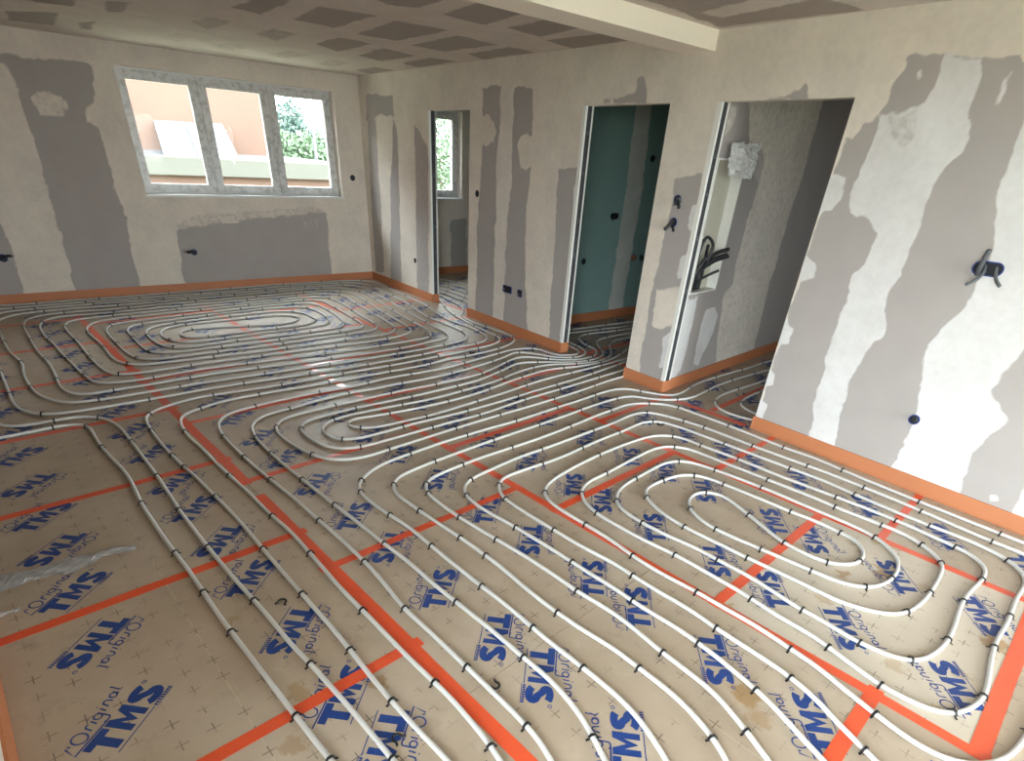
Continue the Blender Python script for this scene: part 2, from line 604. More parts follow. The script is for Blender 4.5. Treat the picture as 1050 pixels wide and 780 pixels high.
RIGHT_PATCH = [
    ([(376, 97), (403, 97), (404, 120), (390, 117), (376, 124)], 0.05),
    ([(377, 118), (385, 118), (390, 200), (394, 280), (385, 278), (380, 200)], 0.25),
    ([(403, 120), (408, 140), (412, 294), (401, 290), (400, 200)], 0.15),
    ([(424, 125), (428, 130), (439, 150), (440, 312), (428, 308), (426, 200)], 0.25),
    ([(495, 88), (547, 89), (544, 170), (539, 224), (540, 350), (488, 330), (489, 241), (494, 166)], 0.0),
    ([(515, 86), (527, 86), (524, 188), (519, 241), (516, 345), (505, 340), (508, 231), (510, 152)], 1.1),
    ([(494, 121), (500, 118), (506, 123), (509, 134), (506, 145), (500, 149), (494, 147)], 0.9),
    ([(531, 148), (534, 139), (540, 136), (545, 141), (547, 152), (545, 168), (540, 174), (534, 170)], 0.9),
    ([(573, 172), (599, 170), (592, 260), (583, 345), (577, 365), (562, 358), (566, 280)], 0.05),
    ([(589, 190), (597, 185), (595, 214), (587, 217)], 1.7),
    ([(584, 262), (592, 255), (589, 300), (581, 306)], 1.7),
    ([(577, 320), (584, 310), (582, 345), (574, 345)], 1.7),
    ([(618, 106), (620, 98), (626, 98), (627, 106)], 0.25),
    ([(629, 105), (629, 98), (641, 98), (650, 94), (654, 80), (660, 80), (663, 92), (664, 106)], 0.1),
    ([(693, 183), (704, 182), (720, 178), (719, 210), (712, 250), (700, 300), (690, 350), (680, 402), (654, 394), (660, 350), (668, 300), (682, 240)], 0.05),
    ([(708, 213), (715, 210), (713, 236), (706, 238)], 1.7),
    ([(697, 263), (705, 258), (702, 284), (693, 286)], 1.7),
    ([(674, 296), (697, 293), (694, 318), (688, 335), (679, 336), (668, 334)], 0.85),
    ([(680, 345), (689, 340), (684, 375), (676, 378)], 1.7),
    # large bare area right of the third door
    ([(868, 137), (873, 140), (886, 124), (893, 128), (903, 116), (911, 106), (918, 84), (930, 68), (930, 56), (940, 52), (965, 56),
      (1000, 55), (1042, 57), (1055, 64), (1200, 80), (1200, 620), (770, 445)], 0.0),
    ([(972, 58), (1011, 59), (1004, 90), (997, 110), (988, 154), (965, 177), (955, 200), (949, 215), (945, 231), (935, 255),
      (928, 275), (926, 285), (911, 300), (907, 323), (907, 344), (893, 350), (880, 377), (868, 396), (853, 460), (827, 452),
      (838, 404), (845, 377), (853, 346), (868, 307), (872, 285), (890, 261), (899, 238), (890, 226), (872, 221), (870, 205),
      (873, 190), (888, 168), (896, 140), (903, 119), (925, 112), (949, 109), (960, 85)], 2.0),
    ([(911, 115), (946, 111), (940, 130), (928, 158), (918, 152), (911, 140)], 0.52),
    ([(1060, 110), (1049, 135), (1028, 185), (1018, 231), (1016, 262), (999, 300), (972, 331), (949, 361), (945, 381), (941, 419),
      (926, 458), (911, 484), (978, 512), (999, 465), (1034, 431), (1018, 400), (1026, 381), (1050, 354), (1120, 330), (1120, 80)], 2.0),
    ([(1036, 536), (1050, 500), (1090, 470), (1090, 560)], 2.0),
    ([(849, 185), (858, 181), (866, 185), (866, 197), (855, 214), (841, 218)], 2.0),
    ([(826, 260), (836, 268), (834, 285), (820, 289)], 2.0),
    ([(807, 326), (814, 337), (806, 354), (797, 352)], 2.0),
    ([(789, 378), (796, 383), (792, 397), (784, 396)], 2.0),
    ([(779, 410), (785, 415), (781, 430), (773, 430)], 2.0),
    ([(1014, 506), (1024, 507), (1024, 513), (1015, 512)], 2.0),
    ([(943, 70), (948, 68), (945, 79), (941, 81)], 2.0),
    ([(1030, 80), (1036, 74), (1026, 108), (1022, 110)], 2.0),
    ([(773, 103), (800, 97), (812, 98), (820, 93), (826, 84), (829, 85), (828, 104)], 0.15),
]
struct_openings = [(D1[0] - XR, D1[1] - XR, 0.0, ZD), (D2[0] - XR, D2[1] - XR, 0.0, ZD), (D3[0] - XR, D3[1] - XR, 0.0, ZD)]
wall_right, _ = build_wall('wall_right', (XR, YR), (XB, YR), M_WALL, -1, openings=struct_openings,
                           polys=px_polys(fr, RIGHT_PATCH), res=0.014)


# ---- window wall
def fb(u, v):
    p = on_x(u, v, XB); return (p[1] - YO, p[2])


BACK_PATCH = [
    ([(-60, 52), (0, 56), (60, 60), (93, 65), (97, 101), (101, 130), (109, 159), (120, 195), (129, 222), (133, 250), (145, 300),
      (77, 304), (70, 265), (63, 246), (44, 175), (30, 131), (16, 83), (4, 62), (-20, 90), (-60, 100)], 0.0),
    ([(31, 101), (43, 93), (60, 97), (70, 108), (64, 120), (44, 119)], 0.65),
    ([(87, 112), (100, 105), (101, 131), (89, 124)], 0.75),
    ([(-80, 190), (0, 225), (10, 250), (26, 300), (28, 312), (-90, 320)], 0.0),
    ([(181, 236), (195, 230), (205, 233), (220, 226), (232, 229), (246, 226), (262, 221), (276, 224), (292, 219), (310, 220),
      (325, 216), (335, 218), (338, 254), (342, 292), (190, 300), (185, 262)], 0.0),
    ([(308, 225), (328, 223), (330, 238), (312, 239)], 0.3),
    ([(180, 226), (200, 220), (250, 216), (318, 210), (334, 213), (334, 217), (300, 221), (250, 226), (205, 232), (181, 236)], 0.55),
]
OPEN_W1 = (-3.635, -1.255, 1.075, 2.25)
OPEN_W2 = (-5.61, -4.55, 1.08, 2.19)
wall_back, _ = build_wall('wall_back', (XB, YO), (XB, YL2), M_WALL, -1, thick=0.30,
                          openings=[(a - YO, b - YO, c, d) for a, b, c, d in (OPEN_W1, OPEN_W2)],
                          polys=px_polys(fb, BACK_PATCH) + [([(2.0, 0.0), (2.0, 0.78), (1.7, 0.8), (1.68, 0.0)], 0.0)], res=0.03)

# ---- left wall stub, far left wall, rear wall with the glazed opening, outer wall of the side rooms
OPEN_W4 = (-2.4, 0.4, 0.02, 2.22)
build_wall('wall_left', (XR, YL), (2.55, YL), M_WALL, 1, thick=0.30, res=0.1, openings=[(OPEN_W4[0] - XR, OPEN_W4[1] - XR, OPEN_W4[2], OPEN_W4[3])])
build_wall('wall_left_end', (1.0, .4462), (2.55, .5785), M_WALL, 1, thick=0.30, res=0.1)
build_wall('wall_left_return', (2.55, YL + 0.30), (2.55, YL2), M_WALL, 1, thick=0.30, res=0.2)
build_wall('wall_left_far', (2.55, YL2), (XB, YL2), M_WALL, 1, thick=0.12, res=0.2,
           polys=[([(0.6, 0), (1.2, 0), (1.2, 2.2), (0.6, 2.2)], 0.0), ([(2.4, 0), (3.1, 0), (3.1, 2.2), (2.4, 2.2)], 0.0)])
OPEN_W3 = (-3.9, -1.4, 0.02, 2.22); OPEN_ADDED_HALL = (-6.4, -5.4, 0.9, 2.1)  # the second opening is added to let light onto the hall wall
build_wall('wall_rear', (XR, YO), (XR, YL2), M_WALL, 1, thick=0.30, res=0.2,
           openings=[(a - YO, b - YO, c, d) for a, b, c, d in (OPEN_W3, OPEN_ADDED_HALL)])
build_wall('wall_outer_side', (XR, YO), (XB, YO), M_WALL, -1, thick=0.3, res=0.2, default=0.0)


# ---- partition between the bathroom and the far side room: green board on the bathroom side
XG = 4.97


def fg(u, v):
    p = on_x(u, v, XG); return (p[1] - YO, p[2])


GREEN_PATCH = [
    ([(652, 104), (669, 104), (660, 184), (651, 240), (637, 322), (623, 322), (635, 240), (643, 184)], 0.9),
    ([(611, 145), (618, 135), (622, 150), (618, 190), (612, 205), (610, 170)], 0.16),
    ([(600, 250), (604, 249), (605, 256), (601, 262)], 0.3),
    ([(597, 276), (601, 276), (600, 292), (597, 294)], 0.3),
    ([(594, 305), (600, 295), (598, 305), (595, 312)], 0.25),
    ([(560, 104), (575, 104), (560, 330), (545, 330)], 0.9),
]
build_wall('wall_bathroom', (XG, YO), (XG, YR - WT), M_GREEN, -1, res=0.022, polys=px_polys(fg, GREEN_PATCH), default=0.0)

# ---- partition seen through the third door (not quite square to the long wall), with the niche of the electrical riser
W3A = np.array([2.8145, -4.08]); W3B = np.array([3.148, -7.4])
P3 = Plane((2.805, -3.99), (3.044, -6.364))
W3A = P3.p0 + P3.d * 0.0904; W3B = P3.p0 + P3.d * 3.425


def f3(u, v):
    s, z = P3.px(u, v); return (s - 0.0904, z)


HALL_PATCH = [
    ([(768, 98), (846, 98), (825, 173), (808, 228), (787, 300), (772, 362), (734, 374), (747, 317), (751, 291), (759, 249),
      (772, 207), (783, 168), (776, 156), (768, 139)], 0.62),
    ([(770, 150), (783, 152), (784, 165), (778, 190), (770, 180)], 0.4),
    ([(700, 310), (716, 303), (711, 330), (706, 351), (697, 380), (684, 395), (688, 370)], 2.0),
    ([(723, 318), (734, 313), (735, 325), (730, 343), (716, 374), (710, 374), (716, 345)], 1.8),
    ([(742, 300), (752, 290), (749, 320), (742, 350), (736, 372), (733, 372), (737, 330)], 0.6),
    ([(748, 108), (758, 105), (756, 118), (748, 135), (742, 140)], 0.5),
    ([(818, 200), (822, 198), (826, 175), (830, 200), (822, 240), (816, 250)], 0.25),
]
NICHE = (0.03, 0.455, 0.80, 1.74)
build_wall('wall_hall', tuple(W3A), tuple(W3B), M_WALL, 1, thick=0.10, res=0.016, openings=[NICHE],
           polys=px_polys(f3, HALL_PATCH), default=0.0)


# ---- ceiling
def fc(u, v):
    p = on_z(u, v, ZC); return (p[0], p[1])


CEIL_PATCH = [
    [(453, 15), (491, 1), (537, 14), (497, 26)], [(519, 28), (559, 20), (601, 28), (553, 38)],
    [(559, 41), (620, 34), (648, 41), (588, 50)], [(364, 35), (404, 21), (462, 31), (408, 42)],
    [(421, 46), (469, 36), (511, 46), (455, 53)], [(479, 55), (523, 48), (549, 54), (495, 61)],
    [(366, 57), (392, 49), (426, 57), (392, 63)], [(411, 65), (440, 59), (469, 63), (431, 69)],
    [(364, 72), (384, 68.5), (406, 72), (380, 76)], [(237, 8), (267, -4), (299, 1), (267, 15)],
    [(301, 20), (325, 6), (386, 16), (344, 29)], [(323, 45), (347, 38), (383, 45), (347, 53)],
    [(384, -1), (397, 5), (427, 8), (462, -2), (430, -12)], [(3, 11), (59, 13), (56, 26), (10, 21)],
    [(19, -4), (84, -8), (75, 7), (40, 3)], [(520, -2), (560, 8), (600, 0), (560, -14)],
]
CEIL_FAINT = [
    ([(195, 22), (213, 17), (243, 22), (213, 32)], .42), ([(261, 35), (277, 28), (307, 35), (283, 43)], .42),
    ([(320, 65), (341, 61), (363, 65), (341, 69)], .5), ([(272, 56), (291, 51), (320, 56), (293, 61)], .5),
    ([(160, 38), (180, 33), (200, 37), (182, 43)], .55), ([(80, 24), (101, 20), (93, 31), (80, 29)], .2),
    ([(107, 0), (133, 2), (128, 13), (109, 13)], .25), ([(215, 47), (232, 43), (258, 48), (236, 53)], .55),
]
cpoly = [([fc(*q) for q in p], 0.05) for p in CEIL_PATCH] + [([fc(*q) for q in p], v) for p, v in CEIL_FAINT]
cpoly += [([fc(*q) for q in ((655, -2), (690, 9), (738, 28), (885, 11), (850, -2), (760, -20))], 0.05),
          ([fc(*q) for q in ((718, 13), (772, -1), (841, -2), (738, 19))], 0.8)]
cpoly += [([(x, y), (x + .95, y), (x + .95, y + .38), (x, y + .38)], 0.05) for x in (-2.1, -0.8, 0.5) for y in (-3.2, -2.5, -1.8, -1.1)]
cx_ = axis(XR, XB, 0.03, []); cy_ = axis(YO, YL2, 0.03, [])
CXm, CYm = np.meshgrid(cx_, cy_, indexing='ij')
cm, _w = mud_field(CXm, CYm, cpoly, 1.0, soft=0.02, wob=0.02)
n_, m_ = CXm.shape
ii, jj = np.meshgrid(np.arange(n_ - 1), np.arange(m_ - 1), indexing='ij')
cq = np.stack([ii * m_ + jj, ii * m_ + jj + 1, (ii + 1) * m_ + jj + 1, (ii + 1) * m_ + jj], -1).reshape(-1, 4)
cv = np.stack([CXm, CYm, np.full_like(CXm, ZC)], -1).reshape(-1, 3)
k_ = len(cv)
top = np.array([(XR - .3, YO - .3, ZC + .2), (XB + .3, YO - .3, ZC + .2), (XB + .3, YL2 + .12, ZC + .2), (XR - .3, YL2 + .12, ZC + .2),
                (XR - .3, YO - .3, ZC + .001), (XB + .3, YO - .3, ZC + .001), (XB + .3, YL2 + .12, ZC + .001), (XR - .3, YL2 + .12, ZC + .001)])
cq = np.vstack([cq, k_ + np.array([(0, 1, 2, 3), (4, 5, 1, 0), (5, 6, 2, 1), (6, 7, 3, 2), (7, 4, 0, 3), (7, 6, 5, 4)])])
cv = np.vstack([cv, top])
ceil_me = bpy.data.meshes.new('ceiling')
ceil_me.vertices.add(len(cv)); ceil_me.vertices.foreach_set('co', cv.ravel())
ceil_me.loops.add(cq.size); ceil_me.loops.foreach_set('vertex_index', cq.ravel().astype(np.int32))
ceil_me.polygons.add(len(cq)); ceil_me.polygons.foreach_set('loop_start', np.arange(0, cq.size, 4, dtype=np.int32))
ceil_me.update(calc_edges=True)
ceil_me.attributes.new('mud', 'FLOAT', 'POINT').data.foreach_set('value', np.concatenate([cm.ravel(), np.ones(8)]).astype(np.float32))
ceil_me.materials.append(M_CEIL)
ceiling = bpy.data.objects.new('ceiling', ceil_me); COL.objects.link(ceiling); struct(ceiling)

# ---- dropped beam across the room
struct(MB().box(2.94, 3.20, YR, YL2, 2.328, ZC).build('trim_1', M_BEAM))

# ---- floor slab; the panels lie on it
floor_o = struct(MB().box(XR - .3, XB + .3, YO - .3, YL2 + .12, -0.20, -0.052).build('floor', M_SLAB))

# ---- orange foam edge band along the foot of the walls
BH, BT = 0.10, 0.010
h = BT / 2


def band(name, pts, parent=None):
    mb = MB()
    for p, q in zip(pts[:-1], pts[1:]):
        mb.bar(p, q, BT, 0.0005, BH)
    return struct(mb.build(name, M_BAND))


w3d = P3.d; w3n = np.array([w3d[1], -w3d[0]]) * h     # towards the hall
band('baseboard_back', [(XB - h, YR + .012), (XB - h, YL2)])
band('baseboard_right_far', [(XB - .012, YR + h), (D1[1] - BT, YR + h), (D1[1] - h, YR + BT), (D1[1] - h, YR - WT)])
band('baseboard_right_middle', [(D1[0] + h, YR - WT), (D1[0] + h, YR + BT), (D1[0], YR + h), (D2[1], YR + h), (D2[1] - h, YR + BT), (D2[1] - h, YR - WT)])
band('baseboard_pier', [(D2[0] + h, YR - WT), (D2[0] + h, YR + BT), (D2[0], YR + h), (D3[1], YR + h), (D3[1] - h, YR + BT), (D3[1] - h, YR - WT)])
band('baseboard_right_near', [(D3[0] + h, YR - WT), (D3[0] + h, YR + BT), (D3[0], YR + h), (XR + .05, YR + h)])
band('baseboard_hall', [W3A + w3n, W3B + w3n])
band('baseboard_bathroom', [(XG - h, YR - WT), (XG - h, YO)])
band('baseboard_side_room', [(XB - h, YR - WT), (XB - h, YO)])
band('baseboard_left', [(1.0, .4462 - h), (2.55, .5785 - h)])

# ---- open stud ends and white corner beads of the door openings
for k, xd in enumerate((D1[1], D2[1], D3[1])):
    r = struct(empty('door_%d' % (k + 1), (xd, YR - WT / 2, 0)))
    y0, y1 = YR - WT, YR
    loc = lambda a, b, c, d, e, f: MB().box(a - xd, b - xd, c - YR + WT / 2, d - YR + WT / 2, e, f)
    loc(xd - .006, xd + .03, y1 - .020, y1 + .003, BH, ZD).build('corner_bead', M_BEAD, r)
    loc(xd - .006, xd + .02, y0, y0 + .018, BH, ZD).build('corner_bead', M_BEAD, r)
    loc(xd - .003, xd + .01, y0 + .018, y1 - .020, BH, ZD).build('stud_shade_strip', M_STUD, r)  # solid strip; the shade of the open stud is put into its dark colour
    tr = MB()
    for z in np.arange(.25, 2.0, .31):
        zz = z + random.uniform(-.08, .08)
        tr.box(-.006, .0, -.012, .006, zz, zz + random.uniform(.02, .05))
    tr.build('stud_screw', M_CONDUIT, r)


# ---- windows
def ring(mb, y0, y1, z0, z1, w, x0, x1, wb=None):
    wb = wb or w
    mb.box(x0, x1, y0, y0 + w, z0, z1); mb.box(x0, x1, y1 - w, y1, z0, z1)
    mb.box(x0, x1, y0 + w, y1 - w, z0, z0 + wb); mb.box(x0, x1, y0 + w, y1 - w, z1 - w, z1)


def make_window(name, y0, y1, z0, z1, cuts, xf, film=True, handle_at=()):
    r = struct(empty(name, (xf, (y0 + y1) / 2, z0)))
    oy = (y0 + y1) / 2
    mb = MB(); ring(mb, y0 - oy, y1 - oy, 0, z1 - z0, 0.045, 0.012, 0.075)
    mb.build('window_frame', M_FRAME, r)
    for i, (a, b) in enumerate(cuts):
        mb = MB(); ring(mb, a - oy, b - oy, 0.018, z1 - z0 - 0.018, 0.088, 0.0, 0.065, 0.085)
        s = mb.build('sash', M_FILM if film else M_FRAME, r)
        MB().box(0.025, 0.031, a - oy + .08, b - oy - .08, 0.095, z1 - z0 - 0.098).build('pane', M_GLASS, s)
        if i in handle_at:
            hb = MB().box(-.012, 0, a - oy + .035, a - oy + .062, .40, .47).box(-.03, -.012, a - oy + .04, a - oy + .057, .43, .56)
            hb.build('window_handle', M_FRAME, s)
    return r


w1 = make_window('window_1', *OPEN_W1, [(-2.056, -1.262), (-2.838, -2.062), (-3.628, -2.844)], XB + 0.115, True, (1,))
MB().box(-.15, -.002, -1.205, 1.205, -.022, .002).build('window_sill', M_FRAME, w1)
w2 = make_window('window_2', *OPEN_W2, [(-5.603, -4.557)], XB + 0.115, True)
MB().box(-.15, -.002, -.54, .54, -.022, .002).build('window_sill', M_FRAME, w2)
w3 = make_window('window_3', *OPEN_W3, [(-2.66, -1.41), (-3.89, -2.64)], XR - 0.16, False)
w5 = make_window('added_hall_window', *OPEN_ADDED_HALL, [(-5.9, -5.41), (-6.39, -5.9)], XR - 0.16, False)  # unseen window, added so that the hall wall gets more light
w4 = make_window('window_4', OPEN_W4[0] - OPEN_W4[1], 0.0, OPEN_W4[2], OPEN_W4[3], [(OPEN_W4[0] - OPEN_W4[1] + .01, -.01)], 0.0, False)
w4.location = ((OPEN_W4[0] + OPEN_W4[1]) / 2, YL + 0.12, OPEN_W4[2]); w4.rotation_euler = (0, 0, math.pi / 2)

# ================================================================== FLOOR PANELS
SEAMS = [(1.577, 0.368, [-2.4 + 1.012 * k + .35 for k in range(12)]),
         (0.368, -0.841, [1.358 + 1.006 * k for k in range(-4, 8)]),
         (-0.841, -2.050, [0.021 + 1.0095 * k for k in range(-3, 10)]),
         (-2.050, -3.259, [0.692 + 1.0115 * k for k in range(-4, 9)]),
         (-3.259, -4.468, [0.371 + 1.0115 * k for k in range(-4, 9)]),
         (-4.468, -5.677, [0.1 + 1.01 * k for k in range(-3, 9)]),
         (-5.677, -6.886, [0.6 + 1.01 * k for k in range(-4, 9)]),
         (-6.886, -8.095, [0.3 + 1.01 * k for k in range(-4, 9)])]


def clip_half(poly, n, c):
    out = []
    for i in range(len(poly)):
        p, q = poly[i], poly[(i + 1) % len(poly)]
        dp, dq = n @ p - c, n @ q - c
        if dp <= 0:
            out.append(p)
        if (dp < 0 < dq) or (dq < 0 < dp):
            out.append(p + (q - p) * dp / (dp - dq))
    return out


def clip_room(poly, y0, y1):
    for n, c in (((1, 0), XB - .002), ((-1, 0), -(XR + .002)), ((0, 1), y1), ((0, -1), -y0)):
        poly = clip_half(poly, np.array(n, float), c)
        if len(poly) < 3:
            return None
    return poly


panels = []      # (object, column, a0, a1)
for col, (b1, b0, seams) in enumerate(SEAMS):
    for a0, a1 in zip(seams[:-1], seams[1:]):
        gp = 0.0012
        q = [from_panel(a0 + gp, b0 + gp), from_panel(a1 - gp, b0 + gp), from_panel(a1 - gp, b1 - gp), from_panel(a0 + gp, b1 - gp)]
        q = clip_room(q, YO + .002, YL2 - .002)
        if not q:
            continue
        q = [to_panel(p) for p in q]; k = len(q)
        v = [(*p, 0.0) for p in q] + [(*p, -0.05) for p in q]
        f = [tuple(range(k)), tuple(range(2 * k - 1, k - 1, -1))] + [(i, k + i, k + (i + 1) % k, (i + 1) % k) for i in range(k)]
        o = mesh_obj('insulation_panel', v, f, M_PANEL_PALE if (col == 3 and -.5 < a0 < 0) else M_PANEL, floor_o)
        o.rotation_euler = (0, 0, TH)
        panels.append((o, col, a0, a1))

# ---- printed mark on the panels
def stroke(mb, pts, w, z=0.0):
    pts = np.array(pts, float)
    tg = np.gradient(pts, axis=0); tg /= np.linalg.norm(tg, axis=1)[:, None] + 1e-12
    nr = np.stack([-tg[:, 1], tg[:, 0]], 1) * w / 2
    n0 = len(mb.v)
    for p, q in zip(pts, nr):
        mb.v += [(*(p + q), z), (*(p - q), z)]
    for i in range(len(pts) - 1):
        a = n0 + 2 * i
        mb.f.append((a, a + 1, a + 3, a + 2))


def flat(mb, pts, z=0.0):
    n0 = len(mb.v); mb.v += [(x, y, z) for x, y in pts]; mb.f.append(tuple(range(n0, n0 + len(pts))))


def arc(cx, cy, rx, ry, a0, a1, n=10):
    t = np.radians(np.linspace(a0, a1, n))
    return np.stack([cx + rx * np.cos(t), cy + ry * np.sin(t)], 1)


lg = MB()
flat(lg, [(-.137, .016), (-.050, .016), (-.050, .042), (-.137, .042)])           # T
flat(lg, [(-.109, -.048), (-.077, -.048), (-.077, .016), (-.109, .016)])
flat(lg, [(-.044, -.046), (-.019, -.046), (-.019, .041), (-.044, .041)])         # M
flat(lg, [(.021, -.046), (.046, -.046), (.046, .041), (.021, .041)])
flat(lg, [(-.019, .041), (-.019, .004), (.001, -.040), (.001, -.002)])
flat(lg, [(.021, .041), (.001, -.002), (.001, -.040), (.021, .004)])
s_top = arc(.096, .021, .029, .0135, 25, 250, 12); s_bot = arc(.098, -.0225, .031, .0145, 75, -160, 14)
stroke(lg, np.vstack([s_top, s_bot]), .0265)                                      # S
stroke(lg, [(-.122, -.060), (.055, -.058)], .0035)
for i in range(8):
    flat(lg, [(.060 + i * .0108, -.061), (.068 + i * .0108, -.061), (.068 + i * .0108, -.051), (.060 + i * .0108, -.051)])
stroke(lg, [(.058, -.065), (.147, -.063)], .0025)
stroke(lg, arc(.146, .036, .0065, .0065, 0, 360, 9), .0035)                      # registered ring
SW = .0058
stroke(lg, [(-.140, .098), (-.158, .050), (-.020, .048)], SW)                    # L with its long foot
stroke(lg, [(-.133, .098), (-.130, .088)], SW)
stroke(lg, arc(-.098, .083, .021, .025, 90, 450, 16), SW)                        # O
stroke(lg, [(-.064, .068), (-.060, .096)], SW); stroke(lg, arc(-.051, .090, .008, .008, 170, 40, 6), SW)   # r
stroke(lg, [(-.037, .072), (-.033, .098)], SW); stroke(lg, [(-.030, .108), (-.029, .112)], SW)             # i
stroke(lg, arc(-.012, .088, .012, .013, 30, 390, 12), SW)                        # g
stroke(lg, np.vstack([[(.001, .100)], [(.000, .070)], arc(-.014, .058, .014, .010, 20, -160, 6)]), SW)
stroke(lg, [(.014, .079), (.018, .104)], SW); stroke(lg, [(.020, .114), (.021, .118)], SW)                 # i
stroke(lg, [(.032, .083), (.036, .109)], SW); stroke(lg, np.vstack([arc(.045, .100, .009, .011, 165, 10, 7), [(.056, .086)]]), SW)  # n
stroke(lg, arc(.076, .100, .011, .012, 40, 400, 11), SW); stroke(lg, [(.088, .112), (.089, .089)], SW)     # a
stroke(lg, [(.106, .136), (.103, .094), (.112, .093)], SW)                       # l
lg.v = [(x, y * 1.10 if y < .0441 else y + .003, z) for x, y, z in lg.v]
logo_me = None


def add_logo(a, b, up, panel):
    global logo_me
    if logo_me is None:
        o = lg.build('printed_mark', M_PRINT, panel); logo_me = o.data
    else:
        o = bpy.data.objects.new('printed_mark', logo_me); COL.objects.link(o); o.parent = panel
    o.location = (a, b, 0.0004)
    o.rotation_euler = (0, 0, math.radians(-49.7 if up else 130.3))


def alternate(lst, hi, lo=None, pitch=0.394):
    lst = list(lst); a, u = lst[-1]
    while a + pitch < hi:
        a += pitch; u = not u; lst.append((a, u))
    if lo is not None:
        a, u = lst[0]
        while a - pitch > lo:
            a -= pitch; u = not u; lst.insert(0, (a, u))
    return lst


u_, d_ = True, False
LOGOS = {
    (0, .30): alternate([(2.2, u_)], 8.5, -2),
    (0, .90): alternate([(2.2, d_)], 8.5, -2),
    (1, .30): alternate([(1.70, u_), (2.15, d_), (2.53, u_), (2.92, d_), (3.27, u_), (3.68, d_), (4.10, u_)], 8.2, -2),
    (1, .90): alternate([(1.05, d_), (1.32, u_), (1.74, d_), (2.16, u_), (2.53, d_), (2.90, u_), (3.25, d_), (3.70, u_), (4.13, d_)], 8.2, -2),
    (2, .30): alternate([(.52, u_), (.92, d_), (1.18, d_), (1.57, u_), (1.98, d_), (2.33, u_), (2.77, d_)], 8.1, -2),
    (2, .90): alternate([(.12, u_), (.52, d_), (.91, u_), (1.17, u_), (1.58, d_), (1.94, u_), (2.39, d_)], 8.1, -2),
    (3, .30): alternate([(-.19, u_), (.24, d_), (.57, u_), (.86, d_), (1.24, u_), (1.60, d_), (1.83, u_)], 8.0, -2),
    (3, .90): alternate([(-.16, d_), (.20, u_), (.62, d_), (.84, u_), (1.28, d_), (1.56, u_), (1.84, u_)], 8.0, -2),
    (4, .33): alternate([(.14, u_), (.55, u_), (.96, d_), (1.27, u_), (1.50, d_), (1.80, u_)], 7.9, -2),
    (4, .92): alternate([(1.3, u_)], 7.9, 0),
    (5, .30): alternate([(1.1, u_)], 7.9, 0), (5, .90): alternate([(1.3, d_)], 7.9, 0),
    (6, .30): alternate([(1.1, u_)], 7.9, 0), (6, .90): alternate([(1.3, d_)], 7.9, 0),
}
for (col, off), lst in LOGOS.items():
    b = SEAMS[col][0] - off
    for a, up in lst:
        w = from_panel(a, b)
        if not (XR + .2 < w[0] < XB - .15 and YO + .2 < w[1] < YL2 - .2):
            continue
        if YR - WT - .12 < w[1] < YR + .13 and not any(dd[0] < w[0] < dd[1] for dd in (D1, D2, D3)):
            continue
        if w[1] > .40 and w[0] < 2.6:
            continue
        own = [p for p, c, a0, a1 in panels if c == col and a0 <= a <= a1]
        if own:
            add_logo(a, b, up, own[0])

# ---- joint tape, one strip each
tape_n = 0


def tape(a0, b0, a1, b1, w=0.05):
    global tape_n
    p = np.array([a0, b0]); q = np.array([a1, b1]); L = np.hypot(*(q - p)); t = (q - p) / L; nn = np.array([-t[1], t[0]])
    k = max(2, int(L / 0.12)); z = 0.0007 + 0.00004 * tape_n; tape_n += 1
    v = []; f = []
    off = 0.0
    for i in range(k + 1):
        off = off * .85 + random.uniform(-.0012, .0012)
        c = p + t * L * i / k
        for s in (1, -1):
            e = c + nn * (s * w / 2 + off + random.uniform(-.0008, .0008))
            v += [(*e, z), (*e, 0.0002)]
    for i in range(k):
        m = 4 * i
        f += [(m, m + 2, m + 6, m + 4), (m + 2, m + 3, m + 7, m + 6), (m + 1, m, m + 4, m + 5)]
    f += [(0, 1, 3, 2), (4 * k, 4 * k + 2, 4 * k + 3, 4 * k + 1)]
    o = mesh_obj('tape_strip', v, f, M_TAPE, floor_o)
    o.rotation_euler = (0, 0, TH)


def b_wall(a, y=YR + .012):
    return (y - a * PU[1]) / PV[1]


tape(-1.2, -.841, 2.835, -.841, .058); tape(2.99, -.841, 7.55, -.841, .055)
tape(-.36, -2.050, 3.3, -2.050, .05); tape(3.25, -2.050, 7.4, -2.050, .05)
tape(-.34, -3.259, 3.0, -3.259, .05); tape(2.95, -3.259, 7.6, -3.259, .05)
tape(1.62, -4.147, 2.35, -4.147, .06)
for k in range(7):
    a = 1.358 + 1.006 * k
    bl = .345 if a < 2.4 else 1.2
    tape(a, bl, a, -.89, .05)
for a in (2.014, 3.027, 4.051, 5.07, 6.091, 7.1):
    tape(a, -.79, a, -2.06, .045)
tape(.021, -1.05, .021, -2.09, .055)
for a in (.692, 1.702, 2.682, 3.719, 4.74, 5.75, 6.77):
    tape(a, -2.02, a, -3.28, .05)
tape(-.321, -2.03, -.321, -3.60, .062)
for a in (.371, 1.380, 2.365, 3.398, 4.41, 5.421, 6.445):
    tape(a, -3.24, a, b_wall(a), .045)
tape(2.95, -4.55, 4.2, -4.55, .05); tape(3.6, -4.4, 3.6, -5.3, .05)
tape(5.5, -4.62, 7.4, -4.62, .05); tape(1.95, -4.2, 1.95, -5.7, .05)

# ================================================================== HEATING PIPES
PR = 0.0098
ZP = PR + 0.0012


def fl(pts):
    return [on_z(u, v, ZP)[:2] for u, v in pts]


def extend(pts, L0=0.0, L1=0.0):
    pts = [np.array(p) for p in pts]
    if L0:
        d = pts[0] - pts[1]; pts.insert(0, pts[0] + d / np.hypot(*d) * L0)
    if L1:
        d = pts[-1] - pts[-2]; pts.append(pts[-1] + d / np.hypot(*d) * L1)
    return pts


